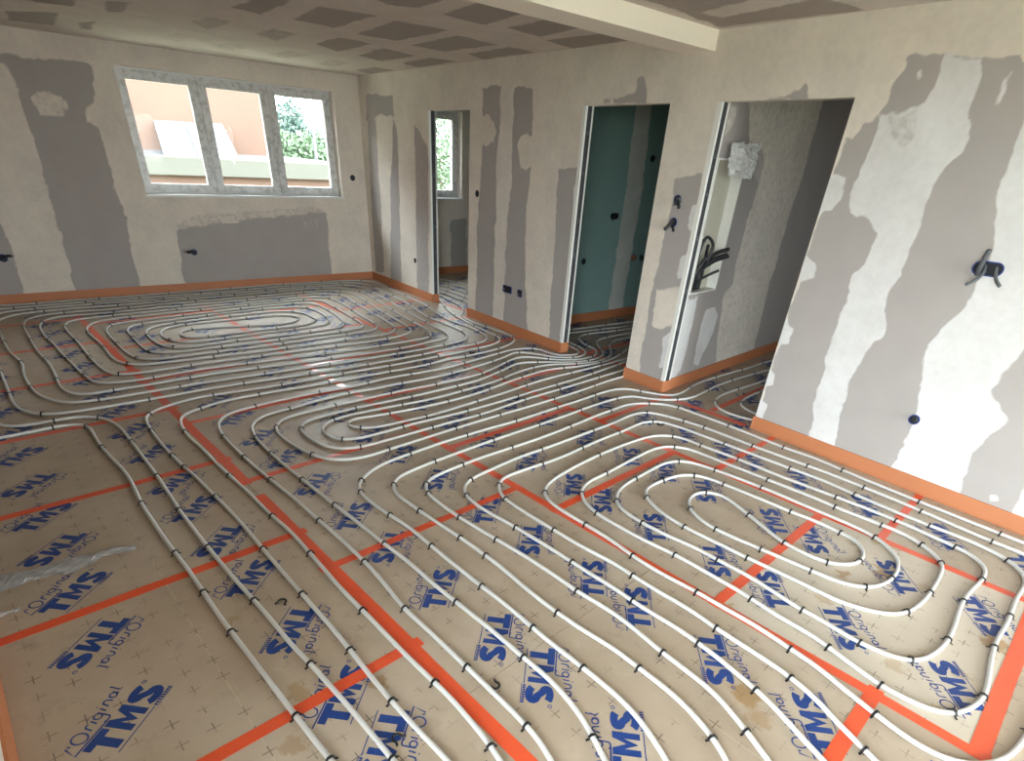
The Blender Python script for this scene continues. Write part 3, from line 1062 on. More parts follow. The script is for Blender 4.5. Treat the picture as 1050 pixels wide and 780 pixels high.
# --- runs traced in the photograph
A = [(0, 448.6), (27, 443.5), (54, 438), (70, 435), (84, 435), (91, 437.4), (98, 449), (105, 459), (116, 471), (126, 481), (133, 491),
     (140, 505), (145, 516), (156, 533), (166, 548), (179, 566), (191, 581), (202, 597), (210, 609), (220, 624), (236, 646), (256, 672),
     (276, 698), (302, 732), (322, 758), (340, 780)]
B = [(0, 435), (6, 437), (30, 435.6), (56, 431), (80, 427), (92, 426.6), (103, 428), (116, 433), (126, 441), (135, 453), (148, 470), (162, 489),
     (172, 504), (184, 523), (197, 540), (211, 558), (234, 586), (260, 615), (278, 635), (288, 648), (304, 666), (320, 682), (334, 698), (354, 720), (376, 746), (403, 779)]
C_front = [(241.7, 401.4), (210, 406), (188, 411), (166, 418), (154, 423), (149.6, 427), (150, 432), (155, 441), (164, 453), (176, 466), (189, 479), (200, 488),
           (210, 498), (221, 509), (240, 528), (270, 563), (288, 584), (310, 609), (323, 624), (340, 643), (358, 665), (380, 693), (402, 719),
           (420, 739), (432, 752), (446, 766), (459, 780)]
D_front = [(226, 412), (210, 417), (198, 421), (189, 424.4), (185, 430), (186, 436), (194, 448), (210, 462), (222, 475), (236, 488), (254, 504), (278, 528),
           (296, 543), (318, 567), (338, 590), (354, 608), (372, 626), (386, 640), (402, 657), (420, 675), (444, 698), (460, 713), (480, 736), (494, 753), (504, 765), (513, 780)]
RB = [(447, 306), (453, 310), (456.7, 315), (462.7, 321), (473, 327), (481, 331.3), (499, 339.7), (510, 344.7), (512.7, 348), (510, 351), (498.7, 355), (480, 358.7),
      (473, 360.7), (442, 366.7), (395, 375.6), (360, 381.3), (297, 393)]
RCp = [(452, 304), (466.7, 310.7), (474, 315), (475, 319), (474, 323), (477, 326.5), (488.7, 331.4), (512.7, 339.6), (524, 344.7), (528, 348), (524, 352), (512, 357), (483, 364),
       (458, 368.6), (434, 374.4), (381, 384), (322, 394.6), (271, 403)]
E_ = [(583, 353.8), (592, 358.6), (594, 361.4), (589.5, 363.7), (573, 364), (563, 361.6), (552, 357.8), (541, 357), (523, 359), (512, 362), (487, 369), (457, 377), (424, 383), (400, 387),
      (383, 391), (357, 397), (322, 403), (262, 416), (232, 425), (225, 432), (224, 438), (230, 448), (252, 470), (279, 493), (298, 508), (328, 534),
      (350, 553), (375, 577), (394, 598), (413, 622), (440, 647), (460, 666), (480, 685), (510, 714), (538, 742), (552, 757), (564, 778)]
F_ = [(584, 350.7), (596, 356.5), (601, 361.3), (591, 366.3), (567, 365.8), (544, 362), (530, 361), (518, 365.5), (506, 370), (480, 378), (440, 387.7), (400, 394.8), (386, 398), (357, 403), (330, 409.5),
      (302, 417.4), (273, 425), (262, 431), (258, 437), (262, 448), (278, 465), (310, 491.5), (344, 518), (370, 538), (395, 558), (420, 577), (444, 598),
      (469, 618), (508, 649), (538, 675), (560, 693), (586, 721), (604, 748), (620, 779)]
G_ = [(649.5, 336.7), (642, 337.6), (618, 340.5), (599, 342.9), (594, 345.7), (594, 348), (601, 353.8), (609.5, 357), (612, 360.5), (609.5, 364.5), (592, 368.6), (568, 368.5), (545, 366), (533, 366), (525, 368.4),
      (508, 376.7), (492, 383.3), (451, 393), (415, 400), (368, 410), (332, 418), (297, 427), (286, 432), (283, 438), (284, 443), (290, 449), (314, 463.4),
      (334, 470), (350, 471.6), (381, 466.6), (402, 459.4), (420, 454), (451, 444), (503, 428), (548, 415), (592, 401.4), (620, 391.5), (638, 386)]
H_ = [(648.6, 341), (628.6, 344.3), (613, 348.6), (612, 352), (616, 357.6), (618.6, 362.4), (614, 366.5), (593, 371), (563, 371.2), (533, 372), (517, 378.7), (490, 389.8), (450, 400), (405, 410),
      (357, 420), (330, 427), (314, 431.5), (308, 437.5), (309, 442), (315, 448), (328, 455), (344, 459.6), (366, 459), (390, 453), (417, 445.5), (454, 435), (493, 424.8), (535, 410.5),
      (577, 398), (611, 387.6), (640, 379)]
I_ = [(646.7, 345.7), (630.5, 348.6), (626.7, 351), (625, 354.5), (626.7, 359.5), (626, 364.3), (620, 368), (600, 372.4), (560, 374.2), (532, 381), (508.6, 390.6), (471, 401.5), (442, 409), (384.6, 420), (345, 429),
      (334, 434), (330, 438.6), (332, 443.7), (342, 449), (353, 450.6), (368.6, 449), (397, 442), (420, 435.4), (460, 426), (513, 411.6), (554, 399), (591, 388.3), (624, 377), (641.5, 370.5)]
J_ = [(645.7, 356), (639, 361), (633, 365), (623, 369.5), (609, 373), (591, 375.9), (562, 379), (531, 388), (482, 405.4), (424.6, 419), (389, 425.4), (363, 429.4), (356.5, 431.6), (355.4, 434), (358, 436.6), (364, 438),
      (381.7, 438.6), (391.4, 436.9), (420, 430.5), (435, 427.3), (473.5, 416.2), (515.4, 403), (558, 389), (608.5, 376.6), (641.5, 367.8)]
P1 = [(793, 369.4), (787, 370.5), (765, 377.7), (738, 385.2), (714, 393.5), (704, 399.5), (696.5, 403.8), (687, 405.4), (660.8, 401.8), (647.7, 399), (634.6, 398.5), (617, 402.6), (594, 410.4), (570, 418), (527, 432), (500, 439.5),
      (452, 454), (420, 465.2), (412, 467.8), (386, 479), (372, 490), (367, 497), (370, 505), (380, 514.5), (399, 527.4), (420, 541), (444, 561), (470, 582), (494, 601),
      (520, 621), (547, 644), (566, 660), (596, 683), (612, 696), (630, 711), (642, 722), (656, 738), (670, 758), (683, 779)]
P2 = [(788, 379), (783, 380.4), (754, 388.7), (735, 395.4), (717.7, 404), (709, 407.5), (701, 409.2), (684, 409.8), (666, 408.8), (647.7, 406), (637, 407.4), (609, 415.4), (580, 426), (509, 450), (464, 466), (425, 481),
      (406, 490.5), (403, 497), (405, 505), (420, 516), (431, 524), (472, 551), (499, 570), (516, 583), (540, 604), (573, 629), (598, 646), (630, 665.5), (654, 684), (678, 702), (698, 719), (716, 738),
      (731, 757), (740, 768), (745, 780)]
P3_ = [(1050, 556.6), (1028, 548), (942, 514), (864, 482), (840, 471.5), (802, 458), (774, 447), (748, 436.6), (722, 427), (698, 418.4), (682, 414.6), (666, 413.4), (654, 413.6), (642, 415), (630, 419.4), (614, 425), (585, 437), (549, 450.6), (489, 470.6),
       (446, 488), (437, 493.5), (436, 500), (440, 507), (472, 530.5), (511, 554), (540, 571), (566, 588), (592, 606), (630, 629), (652, 646), (680, 669.5), (710, 692), (736, 714),
       (754, 736), (763, 746), (776, 764), (788, 780)]
LOOP = [(840, 775), (820, 754), (800, 731), (776, 708), (742, 679), (716, 659), (696, 645), (661, 624), (650, 617), (630, 603), (610, 591), (588, 577), (558, 558), (528, 540), (488, 517), (477, 506), (476, 498), (483, 491),
        (504, 481), (529, 470), (560, 459), (598, 445), (630, 433), (650, 424.5), (664, 422.6), (680, 425.6), (700, 431), (722, 438), (772, 457), (827, 477), (840, 481.6), (887, 500), (946, 524.4), (1016, 554.6), (1050, 568),
        (1080, 584), (1094, 606), (1090, 650), (1078, 700), (1063, 738), (1050, 757), (1042, 769), (1030, 778), (1005, 784), (980, 781), (960, 774), (940, 763), (920, 749), (898, 732), (860, 702), (840, 685), (812, 666), (774, 641), (744, 624), (713, 606), (680, 589),
        (649, 570), (630, 556), (601, 538), (566, 516), (558, 505), (560, 498), (568, 491), (596, 475), (629, 460), (659, 449.4), (670, 446.8), (688, 446.6), (704, 450.4), (720, 457), (758, 471), (796, 486.5),
        (840, 503), (880, 518), (920, 534), (954, 549), (980, 560.6), (998, 570), (1009, 580), (1011, 588), (1006, 595.5), (994, 607), (988, 615), (982, 630), (980, 638), (972, 656), (960, 669), (948, 675.5),
        (937, 677.6), (920, 675), (898, 666), (880, 658), (862, 648), (840, 634), (823, 625.6), (770, 592), (738, 575), (716, 563), (680, 547), (658, 535.6), (640, 524), (632, 514), (633, 505), (640, 497.5), (649, 492),
        (669, 481), (682, 474.6), (696, 472.4), (710, 474.2), (734, 482), (780, 499.2), (840, 524.4), (870, 537), (897, 550), (910, 560), (920, 571), (921.5, 579), (919, 588), (912, 595.5), (900, 601), (886, 602), (868, 599), (840, 588.5),
        (830, 584), (778, 562), (732, 541.6), (718, 532.5), (708, 522), (705.6, 514), (709, 508), (716, 504.8), (726, 504.2), (739, 507), (750, 514), (768, 528), (802, 555), (820, 565), (840, 574), (850, 577),
        (864, 579), (876, 578.5), (884, 574), (886, 567), (882, 558), (874, 551.5), (862, 546), (840, 535.8), (810, 524), (776, 510), (744, 497), (726, 490), (711, 486.8), (696, 487.2), (680, 492.4), (668, 497.4), (661, 503), (663, 510),
        (678, 525), (701, 539.6), (734, 556), (767, 572), (840, 606.5), (854, 614), (880, 623), (910, 629.6), (928, 628.5), (944, 619), (954, 607), (964, 590), (967, 580), (960, 570), (944, 557), (926, 547), (904, 538), (857, 520), (840, 512.4),
        (788, 492), (728, 468.6), (708, 460.8), (693, 457.8), (678, 458.2), (666, 462), (650, 470), (630, 480.6), (618, 487), (604, 493.5), (597, 500), (596, 506), (600, 515), (613, 527), (630, 537), (660, 553.5), (693, 569), (730, 590),
        (770, 613), (790, 627), (820, 644), (840, 656), (848, 662), (880, 686), (900, 700.5), (936, 720), (960, 729.5), (978, 732), (988, 729.5), (1002, 722), (1010, 712), (1014, 692), (1018, 667), (1023, 654), (1032, 640), (1042, 614), (1050, 601), (1052, 594),
        (1048, 587), (1037, 576), (1000, 557), (954, 539), (919, 525), (876, 506.6), (840, 491), (810, 480), (742, 454.6), (700, 439), (682, 433.4), (669, 431.8), (656, 434), (643, 440), (613, 451.8), (573, 469.5), (531, 483.8), (514, 491),
        (511, 498), (512, 504), (518, 511), (538, 525), (567, 542.6), (596, 560), (630, 577.6), (647, 589), (678, 608), (704, 623), (736, 645), (774, 669.5), (812, 695), (828, 709), (840, 719), (852, 734), (868, 750), (884, 766), (898, 780)]
# --- the big double spiral before the window
Rt = {  # right-hand half of each turn: upper branch -> right bend -> lower branch
    1: [(119, 304.7), (170, 300.7), (214, 297.4), (256.7, 294), (292, 291.3), (326.7, 289.2), (352.7, 287.8), (373, 287.6), (382, 288.6), (392.7, 292.7), (404, 298), (416, 303.3), (428.7, 308.6),
        (437, 312.6), (447.5, 320.3), (458, 327.3), (470, 331.5), (480, 335), (493, 340.7), (498.7, 345.3), (497, 349.3), (484.7, 353), (460, 357.7), (434.7, 363), (391.3, 371), (360, 376.4)],
    2: [(138.7, 305.8), (188, 302.2), (233, 298.6), (262.7, 296), (292.7, 293.4), (330, 290.9), (352, 290), (362, 289.8), (374.7, 291.6), (385, 295), (396.7, 300.7), (413, 307.8), (427, 317.3), (440, 325.3), (460.7, 333.6), (476, 340.7), (479.3, 345.3),
        (477.3, 348), (448.7, 355), (400, 363.7), (360, 370.2)],
    3: [(120.7, 309.8), (157, 307), (210, 302.6), (267, 298), (305, 294.8), (340, 292.6), (352, 292.2), (363, 292.8), (371, 294.4), (377.3, 297), (391.3, 304), (410, 314.7), (426, 324), (449.3, 337), (456, 340.7), (458.7, 344.7), (455, 347.5), (441.3, 350.3),
        (417.3, 355.7), (366.7, 363.7), (360, 364.7)],
    4: [(110.7, 313.5), (170, 308.5), (264, 300.6), (304, 297), (337, 295), (354, 295.6), (363, 297), (373, 300.5), (388.7, 308.7), (404, 319), (421, 328.7), (437.3, 337.6), (442, 342.5), (440, 345.3), (418.7, 349.7), (376.7, 356.4), (360, 358.9)],
    5: [(114, 317), (170, 311.6), (274.7, 302.8), (310, 299.6), (336.7, 298), (354, 299.4), (365.3, 303), (376, 309.3), (392.7, 319.7), (412, 331), (418, 334.7), (422, 338.8), (419, 341.3), (404.7, 345.6), (368.7, 351.7), (360, 353)],
    6: [(108, 320.6), (170, 314.9), (280, 305.2), (310, 302.4), (336.7, 301), (350.7, 302.8), (364, 310.5), (384.7, 322.7), (400.7, 332), (405, 337.5), (401.7, 341), (366.7, 346.9), (324, 352.9), (284, 358), (239, 363.3)],
    7: [(108, 324.2), (170, 318.2), (286, 307.6), (314.7, 304.9), (332.7, 305), (347.3, 309.2), (358, 315.7), (369.3, 323.3), (384.7, 332.2), (387.3, 335.5), (381.3, 338.7), (358, 342.5), (333, 346.3), (280, 353.7), (240, 358.7)],
    8: [(123, 326.2), (180, 320.5), (246.7, 313.6), (285, 310), (313, 307.6), (328.7, 308.4), (342.7, 315), (358.7, 324), (370, 331), (372.7, 334), (368, 337), (356, 339), (328.7, 342.9), (278.7, 349.4), (240, 354.3)],
    9: [(136.7, 329.1), (190, 323), (246.7, 316.8), (281, 313), (309, 311), (322.7, 312), (337.3, 318.4), (346.7, 325), (353, 331.5), (352, 334), (344, 336.6), (324.7, 339.3), (286, 344.4), (242, 349.4)],
    10: [(178, 328), (240, 320), (284, 315.8), (310.7, 315), (325.3, 319), (335.3, 326), (338, 329.6), (334.7, 332.2), (322.7, 334.7), (273.3, 341), (240, 345.4)],
    11: [(172, 332.4), (240, 323.8), (285.3, 319.3), (305.3, 320), (320, 325), (324, 328.7), (318.7, 331.3), (307.3, 333.7), (280, 337), (240, 341.6)],
    12: [(240, 327.6), (276, 323.8), (300.7, 323.9), (306.7, 326.9), (300, 330.4), (282.7, 332.6), (240, 334.8)],
}
Kt = {  # left-hand half: lower branch -> left bend -> upper branch
    1: [(210, 399), (189, 403), (92, 419.4), (54, 424.4), (36, 423.6), (20, 419), (13, 412), (9, 402), (0, 380), (-12, 352), (-20, 336), (-18, 327), (0, 320.7), (24, 317.7), (84.7, 312.4)],
    2: [(210, 392), (162, 400), (95, 410.6), (70, 412.4), (44, 407), (31, 396), (24, 382), (22.7, 373), (8.7, 358.7), (0, 341), (-3, 334), (0, 327.5), (16, 322.6), (66.7, 316.9)],
    3: [(210, 384.4), (186, 388.6), (122, 399), (85, 404.4), (74, 403), (63, 398), (56.7, 384), (50, 372), (38.7, 360), (30.7, 346.7), (25.3, 337.3), (24.7, 332), (28.7, 327), (56, 321.4)],
    4: [(210, 378), (189, 381.4), (138, 390), (101, 392.4), (86.7, 384.5), (74.7, 373.3), (64, 362.7), (53.3, 350.7), (46.7, 345), (41, 335), (44, 329.6), (54, 326), (80, 322.9)],
    5: [(210, 372.4), (189, 375.4), (135, 383), (116, 383), (106.7, 379.3), (92.7, 366.7), (80, 350.7), (70.7, 341.3), (66.7, 335), (68.7, 330.7), (75, 328.5)],
    6: [(210, 367), (180, 370.4), (143, 373.6), (124, 371.6), (114.7, 366.4), (104.7, 353.6), (92, 342.7), (89, 337.3), (92, 333), (98.7, 330)],
    7: [(234.7, 359.2), (190, 364.7), (160, 368), (142, 367.3), (129.3, 361.3), (120, 352), (110, 341), (109.3, 337), (111.5, 334.4), (117, 332.6)],
    8: [(235.3, 354.8), (180, 360.7), (164.7, 361.3), (153.3, 360), (145.3, 355.3), (137.3, 346.7), (130.7, 339), (132.7, 335.3), (137.3, 333.6)],
    9: [(203.3, 354.7), (186.7, 356), (174, 356), (160, 351.3), (152, 344.5), (150, 339.8), (153, 336.8)],
    10: [(229, 347), (205.3, 350), (189.3, 351), (174.7, 348.7), (166.7, 344.7), (164.7, 341), (167, 338), (175, 335.4), (200, 331.6)],
    11: [(213.3, 345), (196, 346), (188.7, 345), (184, 342.4), (187, 339.3), (196, 337.6), (216, 336)],
}
SPIRAL = [(0, 313.3), (22.7, 312), (66, 308.4)]
for i in (1, 3, 5, 7, 9):
    SPIRAL += Rt[i] + Kt[i]
SPIRAL += Rt[11] + Kt[11] + list(reversed(Rt[12])) + list(reversed(Kt[10]))
for i in (10, 8, 6, 4, 2):
    SPIRAL += list(reversed(Rt[i]))
    if i > 2:
        SPIRAL += list(reversed(Kt[i - 2]))
SPIRAL += [(86.7, 309.6), (36.7, 313.8), (0, 316.9)]

# clips that can be picked out one by one in the foreground
CLIP_PX = [(144, 516), (179, 567), (206, 607), (237, 648), (302, 733), (336, 777), (161, 488), (184, 523), (213, 561), (260, 615), (320, 682),
           (154, 441), (176, 466), (189, 479), (219, 509), (271, 563), (310, 609), (358, 665), (403, 719), (236, 488), (279, 528), (318, 567), (372, 627), (444, 698), (500, 763),
           (231, 448), (252, 469), (278, 492), (328, 533), (374, 577), (413, 622), (478, 685), (538, 743), (262, 448), (278, 465), (310, 491), (344, 518), (395, 558), (469, 618), (538, 675),
           (371, 492), (370, 505), (399, 527), (443, 561), (494, 601), (546, 644), (596, 683), (403, 498), (431, 524), (472, 551), (499, 571), (573, 629), (653, 684), (730, 758),
           (438, 497), (439, 506), (472, 530), (511, 554), (592, 606), (680, 670), (762, 748), (483, 491), (478, 507), (529, 540), (588, 577), (650, 617), (716, 659), (775, 708),
           (511, 498), (518, 511), (566, 543), (647, 589), (736, 644), (812, 694), (884, 767), (558, 505), (601, 538), (649, 570), (713, 605), (812, 666), (898, 732), (613, 527), (595, 505),
           (693, 569), (769, 613), (900, 700), (848, 662), (978, 731), (1010, 713), (1018, 664), (1034, 630), (658, 536), (632, 514), (738, 575), (823, 625), (882, 658), (937, 677), (971, 656),
           (987, 615), (1006, 595), (979, 561), (666, 509), (701, 540), (767, 572), (680, 493), (711, 487), (744, 497), (810, 524), (896, 550), (788, 492), (857, 520), (904, 538), (944, 557), (964, 578),
           (954, 607), (930, 629), (887, 602), (915, 594), (846, 576), (882, 577), (862, 546), (802, 555), (768, 528), (724, 504), (708, 522), (733, 541), (778, 562), (830, 584), (780, 499),
           (54, 438), (56, 431), (91, 437), (103, 428), (105, 459), (135, 453), (942, 514), (1027, 548), (864, 483), (887, 500), (946, 524), (1016, 555), (876, 507), (920, 534), (954, 538), (1037, 576),
           (748, 437), (802, 458), (700, 431), (722, 438), (772, 457), (827, 477), (742, 454), (810, 480), (720, 457), (758, 471), (697, 418), (666, 414), (664, 423), (669, 432), (688, 446), (693, 458), (696, 472), (734, 482)]
CLIP_XY = np.array(fl(CLIP_PX))

cm_ = MB()
arcp = [(-.0215, .0010), (-.0150, .0035), (-.0118, .0050)] + [(-.0128 * math.cos(t), .0115 + .0125 * math.sin(t)) for t in np.linspace(0.0, math.pi, 8)] + [(.0118, .0050), (.0150, .0035), (.0215, .0010)]
HW = .0046
for (x, z) in arcp:
    cm_.v += [(-HW, x, z), (HW, x, z)]
m0 = len(arcp)
for (x, z) in arcp:
    cx2, cz2 = x, z - .0115
    rr_ = math.hypot(cx2, cz2) or 1
    cm_.v += [(-HW, x + cx2 / rr_ * .0034, max(.0002, z + cz2 / rr_ * .0034)), (HW, x + cx2 / rr_ * .0034, max(.0002, z + cz2 / rr_ * .0034))]
for i in range(m0 - 1):
    a = 2 * i; b = 2 * m0 + 2 * i
    cm_.f += [(a, a + 2, a + 3, a + 1), (b, b + 1, b + 3, b + 2), (a, b, b + 2, a + 2), (a + 1, a + 3, b + 3, b + 1)]
clip_me = None


def add_clip(pipe, xy, ang):
    global clip_me
    if clip_me is None:
        o = cm_.build('clip', M_CLIP, pipe); clip_me = o.data
    else:
        o = bpy.data.objects.new('clip', clip_me); COL.objects.link(o); o.parent = pipe
    o.location = (xy[0], xy[1], 0.0006); o.rotation_euler = (0, 0, ang + random.uniform(-.12, .12))


def smooth_path(p, it):
    for _ in range(it):
        q = p.copy(); q[1:-1] = .25 * p[:-2] + .5 * p[1:-1] + .25 * p[2:]; p = q
    return p


def pipe(xy, label, group, smooth=6, every=0.50, name='heating_pipe'):
    path = smooth_path(catmull(xy, 0.028), smooth)
    p3 = np.column_stack([path, np.full(len(path), ZP)])
    # pipes ride a little over each other's clips and panels; small undulation only
    o = MB().tube(p3, PR, 8).build(name, M_PIPE, None, True)
    tag(o, label, 'heating pipe', group)
    L = np.concatenate([[0], np.cumsum(np.linalg.norm(np.diff(path, axis=0), axis=1))])
    marks = []
    d = np.linalg.norm(CLIP_XY[:, None, :] - path[None, ::1, :], axis=2)
    best = d.min(1)
    for i in range(len(CLIP_XY)):
        if best[i] < .03 and i not in used_clips:
            used_clips.add(i); marks.append(L[d[i].argmin()])
    s = random.uniform(.1, .35)
    auto = []
    while s < L[-1] - .05:
        if all(abs(s - m) > .62 * every for m in marks):
            auto.append(s)
        s += every * random.uniform(.82, 1.18)
    for s in sorted(marks + auto):
        i = min(len(path) - 2, max(1, int(np.searchsorted(L, s))))
        t = path[i + 1] - path[i - 1]
        add_clip(o, path[i], math.atan2(t[1], t[0]))
    return o


used_clips = set()
GP = 'white underfloor heating pipes'
pipe(extend(fl(SPIRAL), 1.0, 0.95), 'white pipe wound in a large double spiral on the floor before the window wall', GP, 5, .62)
pipe(extend(fl(LOOP), 0.6, 0.6), 'white pipe wound in a nested loop on the pale panels at the lower right', GP, 5, .48)
pipe(extend(fl(A), .8, .5), 'leftmost white pipe running down the left foreground floor', GP)
pipe(extend(fl(B), .8, .5), 'second white pipe from the left in the foreground, entering from the left edge', GP)
pipe(extend(fl(RB + C_front), .25, .5), 'white pipe from the far doorway that bends down as third pipe from the left', GP)
pipe(extend(fl(RCp + D_front), .3, .5), 'white pipe from the far doorway that bends down beside the long orange tape', GP)
pipe(extend(fl(E_), .8, .5), 'white pipe from the green room doorway, outer of the pair hugging the middle loops', GP)
pipe(extend(fl(F_), .8, .5), 'white pipe from the green room doorway, inner of the pair hugging the middle loops', GP)
pipe(extend(fl(G_), .9, .5), 'outermost of the four white pipe hairpins in the middle of the floor', GP)
pipe(extend(fl(H_), .9, .5), 'second largest of the four white pipe hairpins in the middle of the floor', GP)
pipe(extend(fl(I_), .9, .5), 'third of the four nested white pipe hairpins in the middle of the floor', GP)
pipe(extend(fl(J_), .5, .5), 'innermost and shortest white pipe hairpin in the middle of the floor', GP)
pipe(extend(fl(P1), 1.0, .5), 'white pipe passing the foot of the pier into the hall doorway', GP)
pipe(extend(fl(P2), 1.0, .5), 'white pipe entering the hall doorway second from the pier', GP)
pipe(extend(fl(P3_), 1.6, .5), 'white pipe running closest along the orange band of the right wall', GP)
G2 = 'pipe runs in the rooms behind the doorways'
pipe(extend(fl([(785, 389.6), (767.7, 395.4), (742.7, 403.7), (735, 408), (733, 413.5), (740.8, 421), (760, 427.7), (772.5, 430.5)]), 1.2, .8), 'white pipe hairpin on the hall floor nearest the doorway', G2)
pipe(extend(fl([(782, 400), (770.6, 405), (762, 409.5), (759.6, 414.6), (764, 419), (775, 424)]), 1.2, .8), 'small white pipe hairpin on the hall floor half hidden by the wall edge', G2)
pipe(extend(fl([(584, 337.8), (592, 337), (621, 333), (650.5, 329.5)]), .2, .9), 'straight white pipe closest to the green wall', G2)
pipe(extend(fl([(584, 341.4), (605.7, 338.6), (638, 335), (649.5, 333)]), .2, .9), 'straight white pipe second from the green wall', G2)
for k, (p, q) in enumerate([((447, 298.5), (478, 310)), ((447.3, 294.6), (479.6, 305.8)), ((447, 291), (480, 300.8)), ((448, 287.8), (480, 296.4)), ((450, 285.4), (481, 292.6))]):
    m = ((p[0] + q[0]) / 2, (p[1] + q[1]) / 2 - .4)
    pipe(extend(fl([p, m, q]), .5, .5), 'white pipe %s from the window wall on the dim floor of the far side room' % ('fifth', 'fourth', 'third', 'second', 'nearest')[k], G2)

# ================================================================== SOCKET BOXES
def outline(kind, r):
    if kind == 'single':
        return arc(0, 0, r, r, 0, 342, 20)
    if kind.endswith('rect'):
        hw = .0335 if kind == 'single_rect' else .068
        hh = .033; c = .012 * r / .036
        return np.vstack([arc(sx * (hw * r / .036 - c), sy * (hh * r / .036 - c), c, c, a0, a0 + 90, 5)
                          for sx, sy, a0 in ((1, -1, -90), (1, 1, 0), (-1, 1, 90), (-1, -1, 180))])
    w = .0355
    return np.vstack([arc(w, 0, r, r, -90, 90, 10), arc(-w, 0, r, r, 90, 270, 10)])


def socket(name, label, pos, tang, nrm, kind='single', r=.033, conduits=(), rim_mat=None, vertical=False, wires=True, cat='socket box', tilt=0.0):
    """pos = point on the wall face; tang, nrm = horizontal unit vectors along and out of the wall"""
    pos = np.array(pos, float); t3 = np.array([*tang, 0.0]); n3 = np.array([*nrm, 0.0]); z3 = np.array([0, 0, 1.0])
    root = empty(name, tuple(pos)); tag(root, label, cat, 'electrical boxes in the walls')
    ax, ay = (z3, t3) if vertical else (t3, z3)
    W = lambda p, d: tuple(ax * p[0] + ay * p[1] + n3 * d)
    o = outline(kind, r); i = outline(kind, r - .006); k = len(o)
    mb = MB()
    for ring_, d in ((o, 0.0005), (o, .005), (i, .005), (i, .0012)):
        mb.v += [W(p, d) for p in ring_]
    for lv in range(3):
        for j in range(k):
            mb.f.append((lv * k + j, lv * k + (j + 1) % k, (lv + 1) * k + (j + 1) % k, (lv + 1) * k + j))
    mb.build('box_rim', rim_mat or M_BLUEBOX, root)
    mb = MB(); mb.v += [W(p, .0016) for p in i] + [W(p, .0005) for p in i]
    mb.f += [tuple(range(k)), tuple(range(2 * k - 1, k - 1, -1))] + [(j, k + j, k + (j + 1) % k, (j + 1) % k) for j in range(k)]
    mb.build('box_hollow_shade', M_BLACKBOX, root)  # flat disc; the shade inside the box is painted as its black colour
    for c in conduits:
        pts, rad, mt = c
        cu = catmull([np.array(q) - pos for q in pts], .008)
        rr = rad * (1 + .06 * np.cos(np.arange(len(cu)) * math.pi))
        MB().tube(cu, rr, 8).build('conduit', mt, root, True)
    return root


RT, RN = (1, 0), (0, 1)         # right wall: tangent, outward normal
BT_, BN = (0, 1), (-1, 0)       # window wall


def onr(u, v, d=0.0):
    return on_y(u, v, YR + d)


def onb(u, v, d=0.0):
    return on_x(u, v, XB - d)


def cyr(pts, r, m=None):
    return ([onr(*p) for p in pts], r, m or M_CONDUIT)


def cyb(pts, r, m=None):
    return ([onb(*p) for p in pts], r, m or M_CONDUITD)


socket('double_socket_box', 'blue double wall box with three grey conduits sticking out, high on the right wall', onr(1013, 275.5), RT, RN, 'double', .036,
       [cyr([(1002, 281, .002), (1004, 276, .03), (1009, 266, .06), (1014.5, 256.5, .085)], .0125, M_CONDUIT),
        cyr([(1010, 272, .002), (1009, 278, .03), (1002, 286, .055), (990.5, 292, .085)], .0085),
        cyr([(1022, 274, .002), (1021, 279, .03), (1021.5, 287, .05), (1025, 293.5, .075)], .0085)])
socket('socket_box', 'small blue round wall box with one short conduit, low on the right wall', onr(937.5, 430), RT, RN, 'single', .031,
       [cyr([(937, 431, .002), (938, 428, .02), (939, 431.5, .045)], .011, M_CONDUITD)])
socket('socket_box', 'upper blue wall box with a single hanging conduit on the pier between doorways', onr(695, 205), RT, RN, 'single', .034,
       [cyr([(694.5, 203, .002), (695.5, 206, .03), (696, 213.5, .04)], .0125, M_CONDUITD), cyr([(692, 210, .002), (693, 206, .03), (697, 203, .03), (698, 207, .01)], .008, M_CONDUIT)])
socket('socket_box', 'lower blue wall box with two splayed conduits on the pier between doorways', onr(690.5, 228), RT, RN, 'single', .034,
       [cyr([(690, 226, .002), (687, 230, .04), (681, 235.5, .07)], .0135, M_CONDUITD), cyr([(691, 226, .002), (689.5, 231, .03), (690.5, 237, .045)], .0105, M_CONDUITD)])
socket('double_socket_box', 'blue double wall box low on the wall beside the far doorway', onr(520.3, 296.5), RT, RN, 'double_rect', .041,
       [cyr([(516, 297, .002), (516.5, 296, .012)], .012)])
socket('socket_box', 'blue single wall box just right of the low double box', onr(533, 300.8), RT, RN, 'single_rect', .041, [cyr([(531, 302, .002), (531.4, 301.6, .012)], .011)])
socket('switch_box', 'small black switch box at hand height beside the far doorway', onr(489.5, 198.5), RT, RN, 'single', .033, (), M_BLACKBOX)
socket('socket_box', 'small black round box low between the room corner and far doorway', onr(425.8, 267), RT, RN, 'single', .03, (), M_BLACKBOX)
socket('switch_box', 'small black box on the wall right of the three-part window', onb(361.5, 182.3), BT_, BN, 'single', .036, (), M_BLACKBOX)
socket('socket_box', 'black wall box with stub conduit in the grey patch under the window', onb(199, 258.5), BT_, BN, 'single', .036,
       [cyb([(198.5, 258.5, .002), (196, 258, .05), (193, 259, .10)], .016)])
socket('socket_box', 'black wall box with a conduit sticking out at the left picture edge', onb(3, 264.5), BT_, BN, 'single', .04,
       [cyb([(2, 264, .002), (7, 262.5, .05), (12, 262.5, .08)], .013), cyb([(2, 265, .002), (-3, 264, .06)], .014)])
GT, GN = (0, 1), (-1, 0)
ong = lambda u, v, d=0.0: on_x(u, v, XG - d)
cyg = lambda pts, r, m=None: ([ong(*p) for p in pts], r, m or M_CONDUITD)
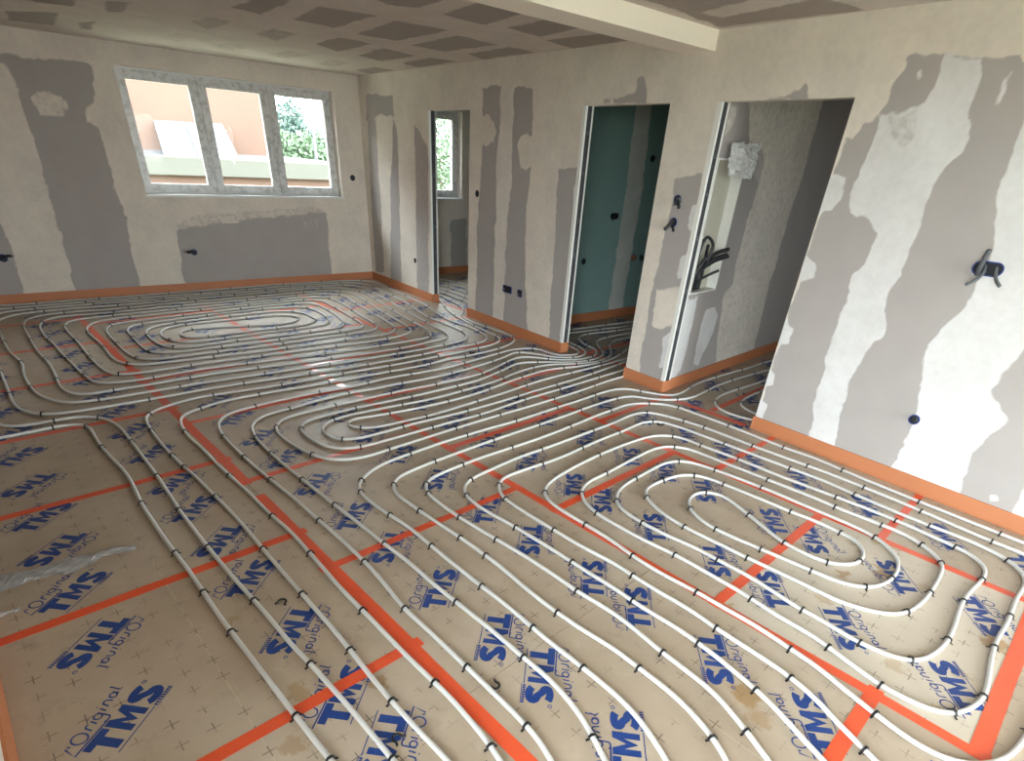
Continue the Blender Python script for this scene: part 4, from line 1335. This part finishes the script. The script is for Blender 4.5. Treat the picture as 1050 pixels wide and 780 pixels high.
socket('wall_outlet', 'black wall box in the middle of the green bathroom wall', ong(630, 221.5), GT, GN, 'double', .032, [cyg([(628, 223, .002), (628.5, 225, .03)], .012)], M_BLACKBOX)
socket('wall_outlet', 'black wall box high on the green bathroom wall', ong(669, 162.5), GT, GN, 'single', .034, [cyg([(668, 163, .002), (671.5, 161.8, .05)], .013)], M_BLACKBOX)
socket('wall_outlet', 'small black box low on the green wall beside the door jamb', ong(598.3, 268), GT, GN, 'single', .034, (), M_BLACKBOX)
tp = empty('water_connection', tuple(ong(651, 265)))
tag(tp, 'pair of dark red and black water pipe stubs on the green wall', 'pipe stub')
for uu, mt in ((649.5, M_COPPER), (657.5, M_CONDUITD)):
    c = [np.array(ong(uu, 263.5, .0)) - np.array(tp.location), np.array(ong(uu, 264.3, .07)) - np.array(tp.location), np.array(ong(uu + 1, 265.5, .09)) - np.array(tp.location)]
    MB().tube(c, .028, 10).build('pipe_stub', mt, tp, True)

# ================================================================== ELECTRICAL RISER IN THE HALL WALL
t3 = np.array([*P3.d, 0.0]); n3 = np.array([-P3.d[1], P3.d[0], 0.0])       # n3 points into the wall
o3 = np.array([*W3A, 0.0])


def w3(s, z, d):
    return o3 + t3 * s + n3 * d + np.array([0, 0, z])


def slab3(mb, s0, s1, z0, z1, d0, d1, org):
    n0 = len(mb.v)
    for z in (z0, z1):
        for s, d in ((s0, d0), (s1, d0), (s1, d1), (s0, d1)):
            mb.v.append(tuple(w3(s, z, d) - org))
    mb.f += [tuple(n0 + i for i in q) for q in ((3, 2, 1, 0), (4, 5, 6, 7), (0, 1, 5, 4), (1, 2, 6, 5), (2, 3, 7, 6), (3, 0, 4, 7))]


s0, s1, z0, z1 = NICHE
org = w3(s0, z0, 0)
cab = empty('electrical_riser', tuple(org))
tag(cab, 'tall cream electrical riser channel let into the hall wall', 'electrical riser')
mb = MB(); slab3(mb, s0, s1, z0, z1, .082, .092, org); mb.build('back_panel', M_CREAM, cab)
mb = MB(); slab3(mb, s0, s0 + .012, z0, z1, -.006, .082, org); slab3(mb, s1 - .012, s1, z0, z1, -.006, .082, org)
slab3(mb, s0 + .012, s1 - .012, z0, z0 + .012, -.006, .082, org); slab3(mb, s0 + .012, s1 - .012, z1 - .012, z1, -.006, .082, org)
mb.build('channel_rim', M_BEAD, cab)
mb = MB(); slab3(mb, s1 - .15, s1 - .06, z0 + .03, z0 + .12, .07, .082, org); mb.build('outlet_plate', M_CREAM, cab)
for (sa, sb, zb, db, rad) in ((.10, .20, 1.10, -.05, .013), (.13, .42, 1.08, -.08, .015), (.16, .34, 1.10, -.10, .012), (.12, .44, 1.13, -.06, .015),
                              (.19, .30, .98, -.08, .011), (.22, .16, 1.16, .0, .012), (.08, .12, 1.20, .03, .012)):
    pts = [w3(s0 + sa, z0 + .02, .05) - org, w3(s0 + sa * .9, (z0 + zb) / 2, .03) - org, w3(s0 + (sa + sb) / 2 * .9, zb - .04, (db + .04) / 2) - org, w3(s0 + sb * .85, zb, db) - org]
    MB().tube(catmull(pts, .012), rad, 8).build('conduit', M_CONDUITD, cab, True)
lp = [w3(s0 + .07, z0 + .05, .04) - org, w3(s0 + .05, 1.10, .02) - org, w3(s0 + .09, 1.22, 0) - org, w3(s0 + .15, 1.17, -.03) - org, w3(s0 + .14, 1.02, -.02) - org]
MB().tube(catmull(lp, .012), .012, 8).build('conduit', M_CONDUITD, cab, True)

# crumpled plastic wrapper hanging at the top of the riser
M_BAG = simple_mat('crumpled_white_plastic', (0.62, 0.62, 0.62), 0.35, 0.25, 14.0, bump=0.6)
bv = []; bf = []; nb = 14
corner = [w3(s0 + .06, 1.83, -.05), w3(s0 + .46, 1.85, -.07), w3(s0 + .36, 1.62, -.11), w3(s0 + .10, 1.64, -.05)]
for layer in (0, 1):
    for i in range(nb + 1):
        for j in range(nb + 1):
            a, b = i / nb, j / nb
            p = (1 - a) * (1 - b) * corner[0] + a * (1 - b) * corner[1] + a * b * corner[2] + (1 - a) * b * corner[3]
            bul = .035 * math.sin(math.pi * a) * math.sin(math.pi * b) * (1 if layer == 0 else -.6)
            p = p - n3 * (bul + rng.normal(0, .008)) + np.array([0, 0, rng.normal(0, .006)]) + t3 * rng.normal(0, .005)
            bv.append(p - corner[3])
for layer in (0, 1):
    q0 = layer * (nb + 1) ** 2
    for i in range(nb):
        for j in range(nb):
            a = q0 + i * (nb + 1) + j; bf.append((a, a + nb + 1, a + nb + 2, a + 1))
bag = mesh_obj('plastic_wrapper', bv, bf, M_BAG); bag.location = tuple(corner[3])
tag(bag, 'crumpled white plastic wrapper stuffed at the top of the riser', 'wrapper')

# ================================================================== THINGS ON THE FLOOR
# grey crumpled strip of repair tape at the left edge
M_FOIL = simple_mat('crumpled_grey_tape', (0.36, 0.355, 0.36), 0.30, 0.5, 26.0, bump=0.5)
ctr = catmull(fl([(-14, 600), (8, 594), (30, 588), (60, 580), (85, 573), (104, 566), (120, 562), (140, 559)]), .012)
m = len(ctr); tg_ = np.gradient(ctr, axis=0); tg_ /= np.linalg.norm(tg_, axis=1)[:, None]; nr_ = np.stack([-tg_[:, 1], tg_[:, 0]], 1)
vv = []; ff = []; acr = 9
for i in range(m):
    wd = .055 * (1 - .75 * max(0, (i / m - .55) / .45)) * (1 + .18 * math.sin(i * .33) + .08 * math.sin(i * .9)) + rng.normal(0, .0015)
    for j in range(acr):
        c = (j / (acr - 1) - .5) * 2
        hgt = max(0, 1 - c * c) * .006 * (.7 + .6 * math.sin(i * .55 + j * .9) + .5 * rng.random()) + .0015
        p = ctr[i] + nr_[i] * (c * wd + rng.normal(0, .003))
        vv.append((p[0], p[1], hgt))
for i in range(m - 1):
    for j in range(acr - 1):
        a = i * acr + j; ff.append((a, a + acr, a + acr + 1, a + 1))
foil = mesh_obj('repair_tape', vv, ff, M_FOIL)
tag(foil, 'crumpled grey strip of repair tape stuck on the panels at the left edge', 'tape')
# torn scrap below it
sc_v = []; sc_f = []
base = np.array(fl([(-6, 630), (20, 622)])); e1 = base[1] - base[0]; e2 = np.array([-e1[1], e1[0]]) * .35
for i in range(10):
    for j in range(5):
        p = base[0] + e1 * i / 9 + e2 * (j / 4 - .5) * (1 + .4 * math.sin(i)); sc_v.append((p[0], p[1], .0015 + .006 * rng.random() * (j % 4 > 0)))
for i in range(9):
    for j in range(4):
        a = i * 5 + j; sc_f.append((a, a + 5, a + 6, a + 1))
tag(mesh_obj('torn_foil', sc_v, sc_f, M_FOIL), 'small torn grey foil scrap below the repair tape at the left edge', 'scrap')
# bundle of grey wrap leaning against the wall end, at the very edge of the picture
wr = catmull([(2.70, .62, .02), (2.74, .60, .10), (2.78, .585, .16), (2.80, .61, .24)], .02)
tag(MB().tube(wr, .03 + .006 * np.sin(np.arange(len(wr)) * 2.1), 10).build('wrapped_bundle', M_FOIL, None, True),
    'grey wrapped pipe end rising at the left picture edge', 'pipe end')


def loose_clip(u, v, ang, label, sc=1.0):
    xy = on_z(u, v, .004)[:2]
    pts = [(-.022, -.016), (-.016, -.008)] + [tuple(q) for q in arc(0, .004, .0155, .0155, 205, -25, 10)] + [(.016, -.008), (.022, -.016)]
    p3 = [(p[0] * sc, p[1] * sc, .0042) for p in pts]
    o = MB().tube(p3, .0046 * sc, 6).build('loose_clip', M_CLIP, None, True)
    o.location = (xy[0], xy[1], 0); o.rotation_euler = (0, 0, ang)
    return tag(o, label, 'pipe clip', 'loose black clips lying on the panels')


loose_clip(289, 617, -2.3, 'black loose clip on the bare panel between the second and third pipes')
loose_clip(507, 702, 1.9, 'black loose clip lying right of the long orange tape in the foreground')
loose_clip(408, 757, -1.2, 'black loose clip lying on a blue printed letter at the bottom edge')
loose_clip(677, 434.5, .4, 'tiny black clip lying between pipes near the hall doorway', 1.3)
loose_clip(484, 361, .8, 'tiny black clip lying between pipes before the far doorway', 1.4)
loose_clip(479.5, 377.2, 1.5, 'tiny black clip on the pipes in the middle of the room', 1.4)

# ================================================================== OUTSIDE THE WINDOWS
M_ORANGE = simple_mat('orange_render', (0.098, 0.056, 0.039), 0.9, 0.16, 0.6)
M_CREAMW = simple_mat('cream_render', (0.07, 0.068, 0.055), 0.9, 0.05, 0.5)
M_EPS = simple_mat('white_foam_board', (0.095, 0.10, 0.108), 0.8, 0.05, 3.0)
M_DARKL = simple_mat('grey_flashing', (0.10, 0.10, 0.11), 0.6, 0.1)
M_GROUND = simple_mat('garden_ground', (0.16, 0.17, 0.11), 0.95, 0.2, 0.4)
M_LEAF = simple_mat('pale_leaves', (0.10, 0.15, 0.085), 0.7, 0.35, 1.2)
M_LEAFD = simple_mat('conifer_leaves', (0.07, 0.115, 0.095), 0.7, 0.35, 1.2)
M_BARK = simple_mat('bark', (0.16, 0.12, 0.09), 0.9, 0.2)
XH = 15.0
zc1 = on_x(200, 162, XH)[2]; zc0 = on_x(200, 180, XH)[2]
yr = on_x(277, 130, XH + 2)[1]
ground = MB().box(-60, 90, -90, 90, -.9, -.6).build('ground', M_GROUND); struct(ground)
hs = empty('neighbour_house', (XH, 0, -.6))
tag(hs, 'orange rendered house with a cream terrace edge behind the window', 'house')
L = lambda a, b, c, d, e, f: MB().box(a - XH, b - XH, c, d, e + .6, f + .6)
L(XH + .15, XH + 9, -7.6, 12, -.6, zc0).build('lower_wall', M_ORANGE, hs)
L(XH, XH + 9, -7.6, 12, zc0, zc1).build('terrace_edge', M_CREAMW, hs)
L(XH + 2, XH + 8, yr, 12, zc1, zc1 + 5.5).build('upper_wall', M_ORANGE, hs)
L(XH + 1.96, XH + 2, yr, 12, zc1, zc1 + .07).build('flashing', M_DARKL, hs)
# white boards leaning against the house
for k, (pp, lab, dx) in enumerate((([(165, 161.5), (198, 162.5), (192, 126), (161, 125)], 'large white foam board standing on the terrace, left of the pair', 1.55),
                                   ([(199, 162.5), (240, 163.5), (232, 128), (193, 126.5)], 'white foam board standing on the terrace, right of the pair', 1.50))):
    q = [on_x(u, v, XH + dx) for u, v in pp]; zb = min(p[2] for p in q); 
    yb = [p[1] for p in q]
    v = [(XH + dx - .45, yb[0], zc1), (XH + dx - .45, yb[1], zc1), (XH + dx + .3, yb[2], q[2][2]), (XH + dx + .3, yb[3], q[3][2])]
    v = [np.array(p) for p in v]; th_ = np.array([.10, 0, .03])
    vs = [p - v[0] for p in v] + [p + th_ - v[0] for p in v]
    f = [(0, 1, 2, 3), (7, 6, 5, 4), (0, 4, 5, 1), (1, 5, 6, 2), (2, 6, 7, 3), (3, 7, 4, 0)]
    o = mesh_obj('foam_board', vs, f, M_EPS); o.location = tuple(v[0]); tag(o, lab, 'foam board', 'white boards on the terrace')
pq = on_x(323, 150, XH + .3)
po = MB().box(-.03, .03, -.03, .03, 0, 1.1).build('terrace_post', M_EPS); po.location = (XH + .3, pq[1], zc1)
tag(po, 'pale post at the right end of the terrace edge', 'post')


def tree(name, label, loc, crown, n, leaf, mat, trunk_h, trunk_r, cat='tree'):
    """crown = list of (dx, dy, dz, rx, ry, rz) lumps filled with leaf blades"""
    root = empty(name, loc); tag(root, label, cat, 'greenery outside the windows')
    tk = MB().tube([(0, 0, 0), (.05, .03, trunk_h * .5), (0, .05, trunk_h)], np.array([trunk_r, trunk_r * .8, trunk_r * .5]), 8)
    tk.build('trunk', M_BARK, root, True)
    v = np.zeros((n * 4, 3)); wts = np.array([c[3] * c[4] * c[5] for c in crown]); wts = wts / wts.sum()
    for i in range(n):
        c = crown[rng.choice(len(crown), p=wts)]
        d = rng.normal(size=3); d /= np.linalg.norm(d)
        p = np.array(c[:3]) + d * np.array(c[3:]) * (rng.random() ** .35)
        e1 = rng.normal(size=3); e1 /= np.linalg.norm(e1); e2 = np.cross(e1, rng.normal(size=3)); e2 /= np.linalg.norm(e2)
        s = leaf * rng.uniform(.6, 1.3)
        v[4 * i:4 * i + 4] = [p - e1 * s, p - e2 * s * .5, p + e1 * s, p + e2 * s * .5]
    fo = mesh_obj('foliage', v, [tuple(range(4 * i, 4 * i + 4)) for i in range(n)], mat, root)
    fo['kind'] = 'stuff'
    return root


def at_far(u, v, x):
    return on_x(u, v, x)


c = at_far(303, 122, 34); zt = at_far(303, 103, 34)[2]
tree('conifer', 'dark tree standing against the sky in the right window pane', (34, c[1], -.6),
     [(0, 0, zt - 1.5, .8, .9, 1.4), (0, .3, zt - .5, .9, .8, 1.3), (0, -.9, zt - 1.0, .8, .8, .5), (0, 1.0, zt - 1.2, .6, .6, .6)], 7000, .085, M_LEAFD, zt * .8, .2)
c = at_far(290, 140, 30)
zt = at_far(290, 124, 30)[2] + .6
tree('garden_tree', 'pale green leafy tree filling the left half of the right pane', (30, c[1] + .5, -.6),
     [(0, 0, zt * .62, 1.2, 1.5, zt * .30), (0, 1.2, zt * .5, 1.1, 1.3, zt * .32), (0, -1.0, zt * .48, 1.1, 1.3, zt * .32)], 9000, .085, M_LEAF, zt * .7, .16)
c = at_far(318, 140, 24)
tree('garden_tree', 'pale green leafy tree at the right side of the right pane', (25.5, c[1] - .6, -.6),
     [(0, 0, zt * .60, 1.2, 1.6, zt * .28), (0, .9, zt * .45, 1.1, 1.4, zt * .32), (0, -1.3, zt * .5, 1.1, 1.4, zt * .34)], 9000, .085, M_LEAF, zt * .7, .16)
tree('garden_tree', 'pale tree seen through the far doorway window', (17, on_x(452, 150, 17)[1], -.6),
     [(0, 0, 2.6, 1.3, 1.5, 1.3), (0, -.9, 1.7, 1.2, 1.3, 1.2), (0, .9, 1.9, 1.2, 1.3, 1.2), (.3, .2, 3.3, .8, .8, .7)], 9000, .06, M_LEAF, 2.4, .12)
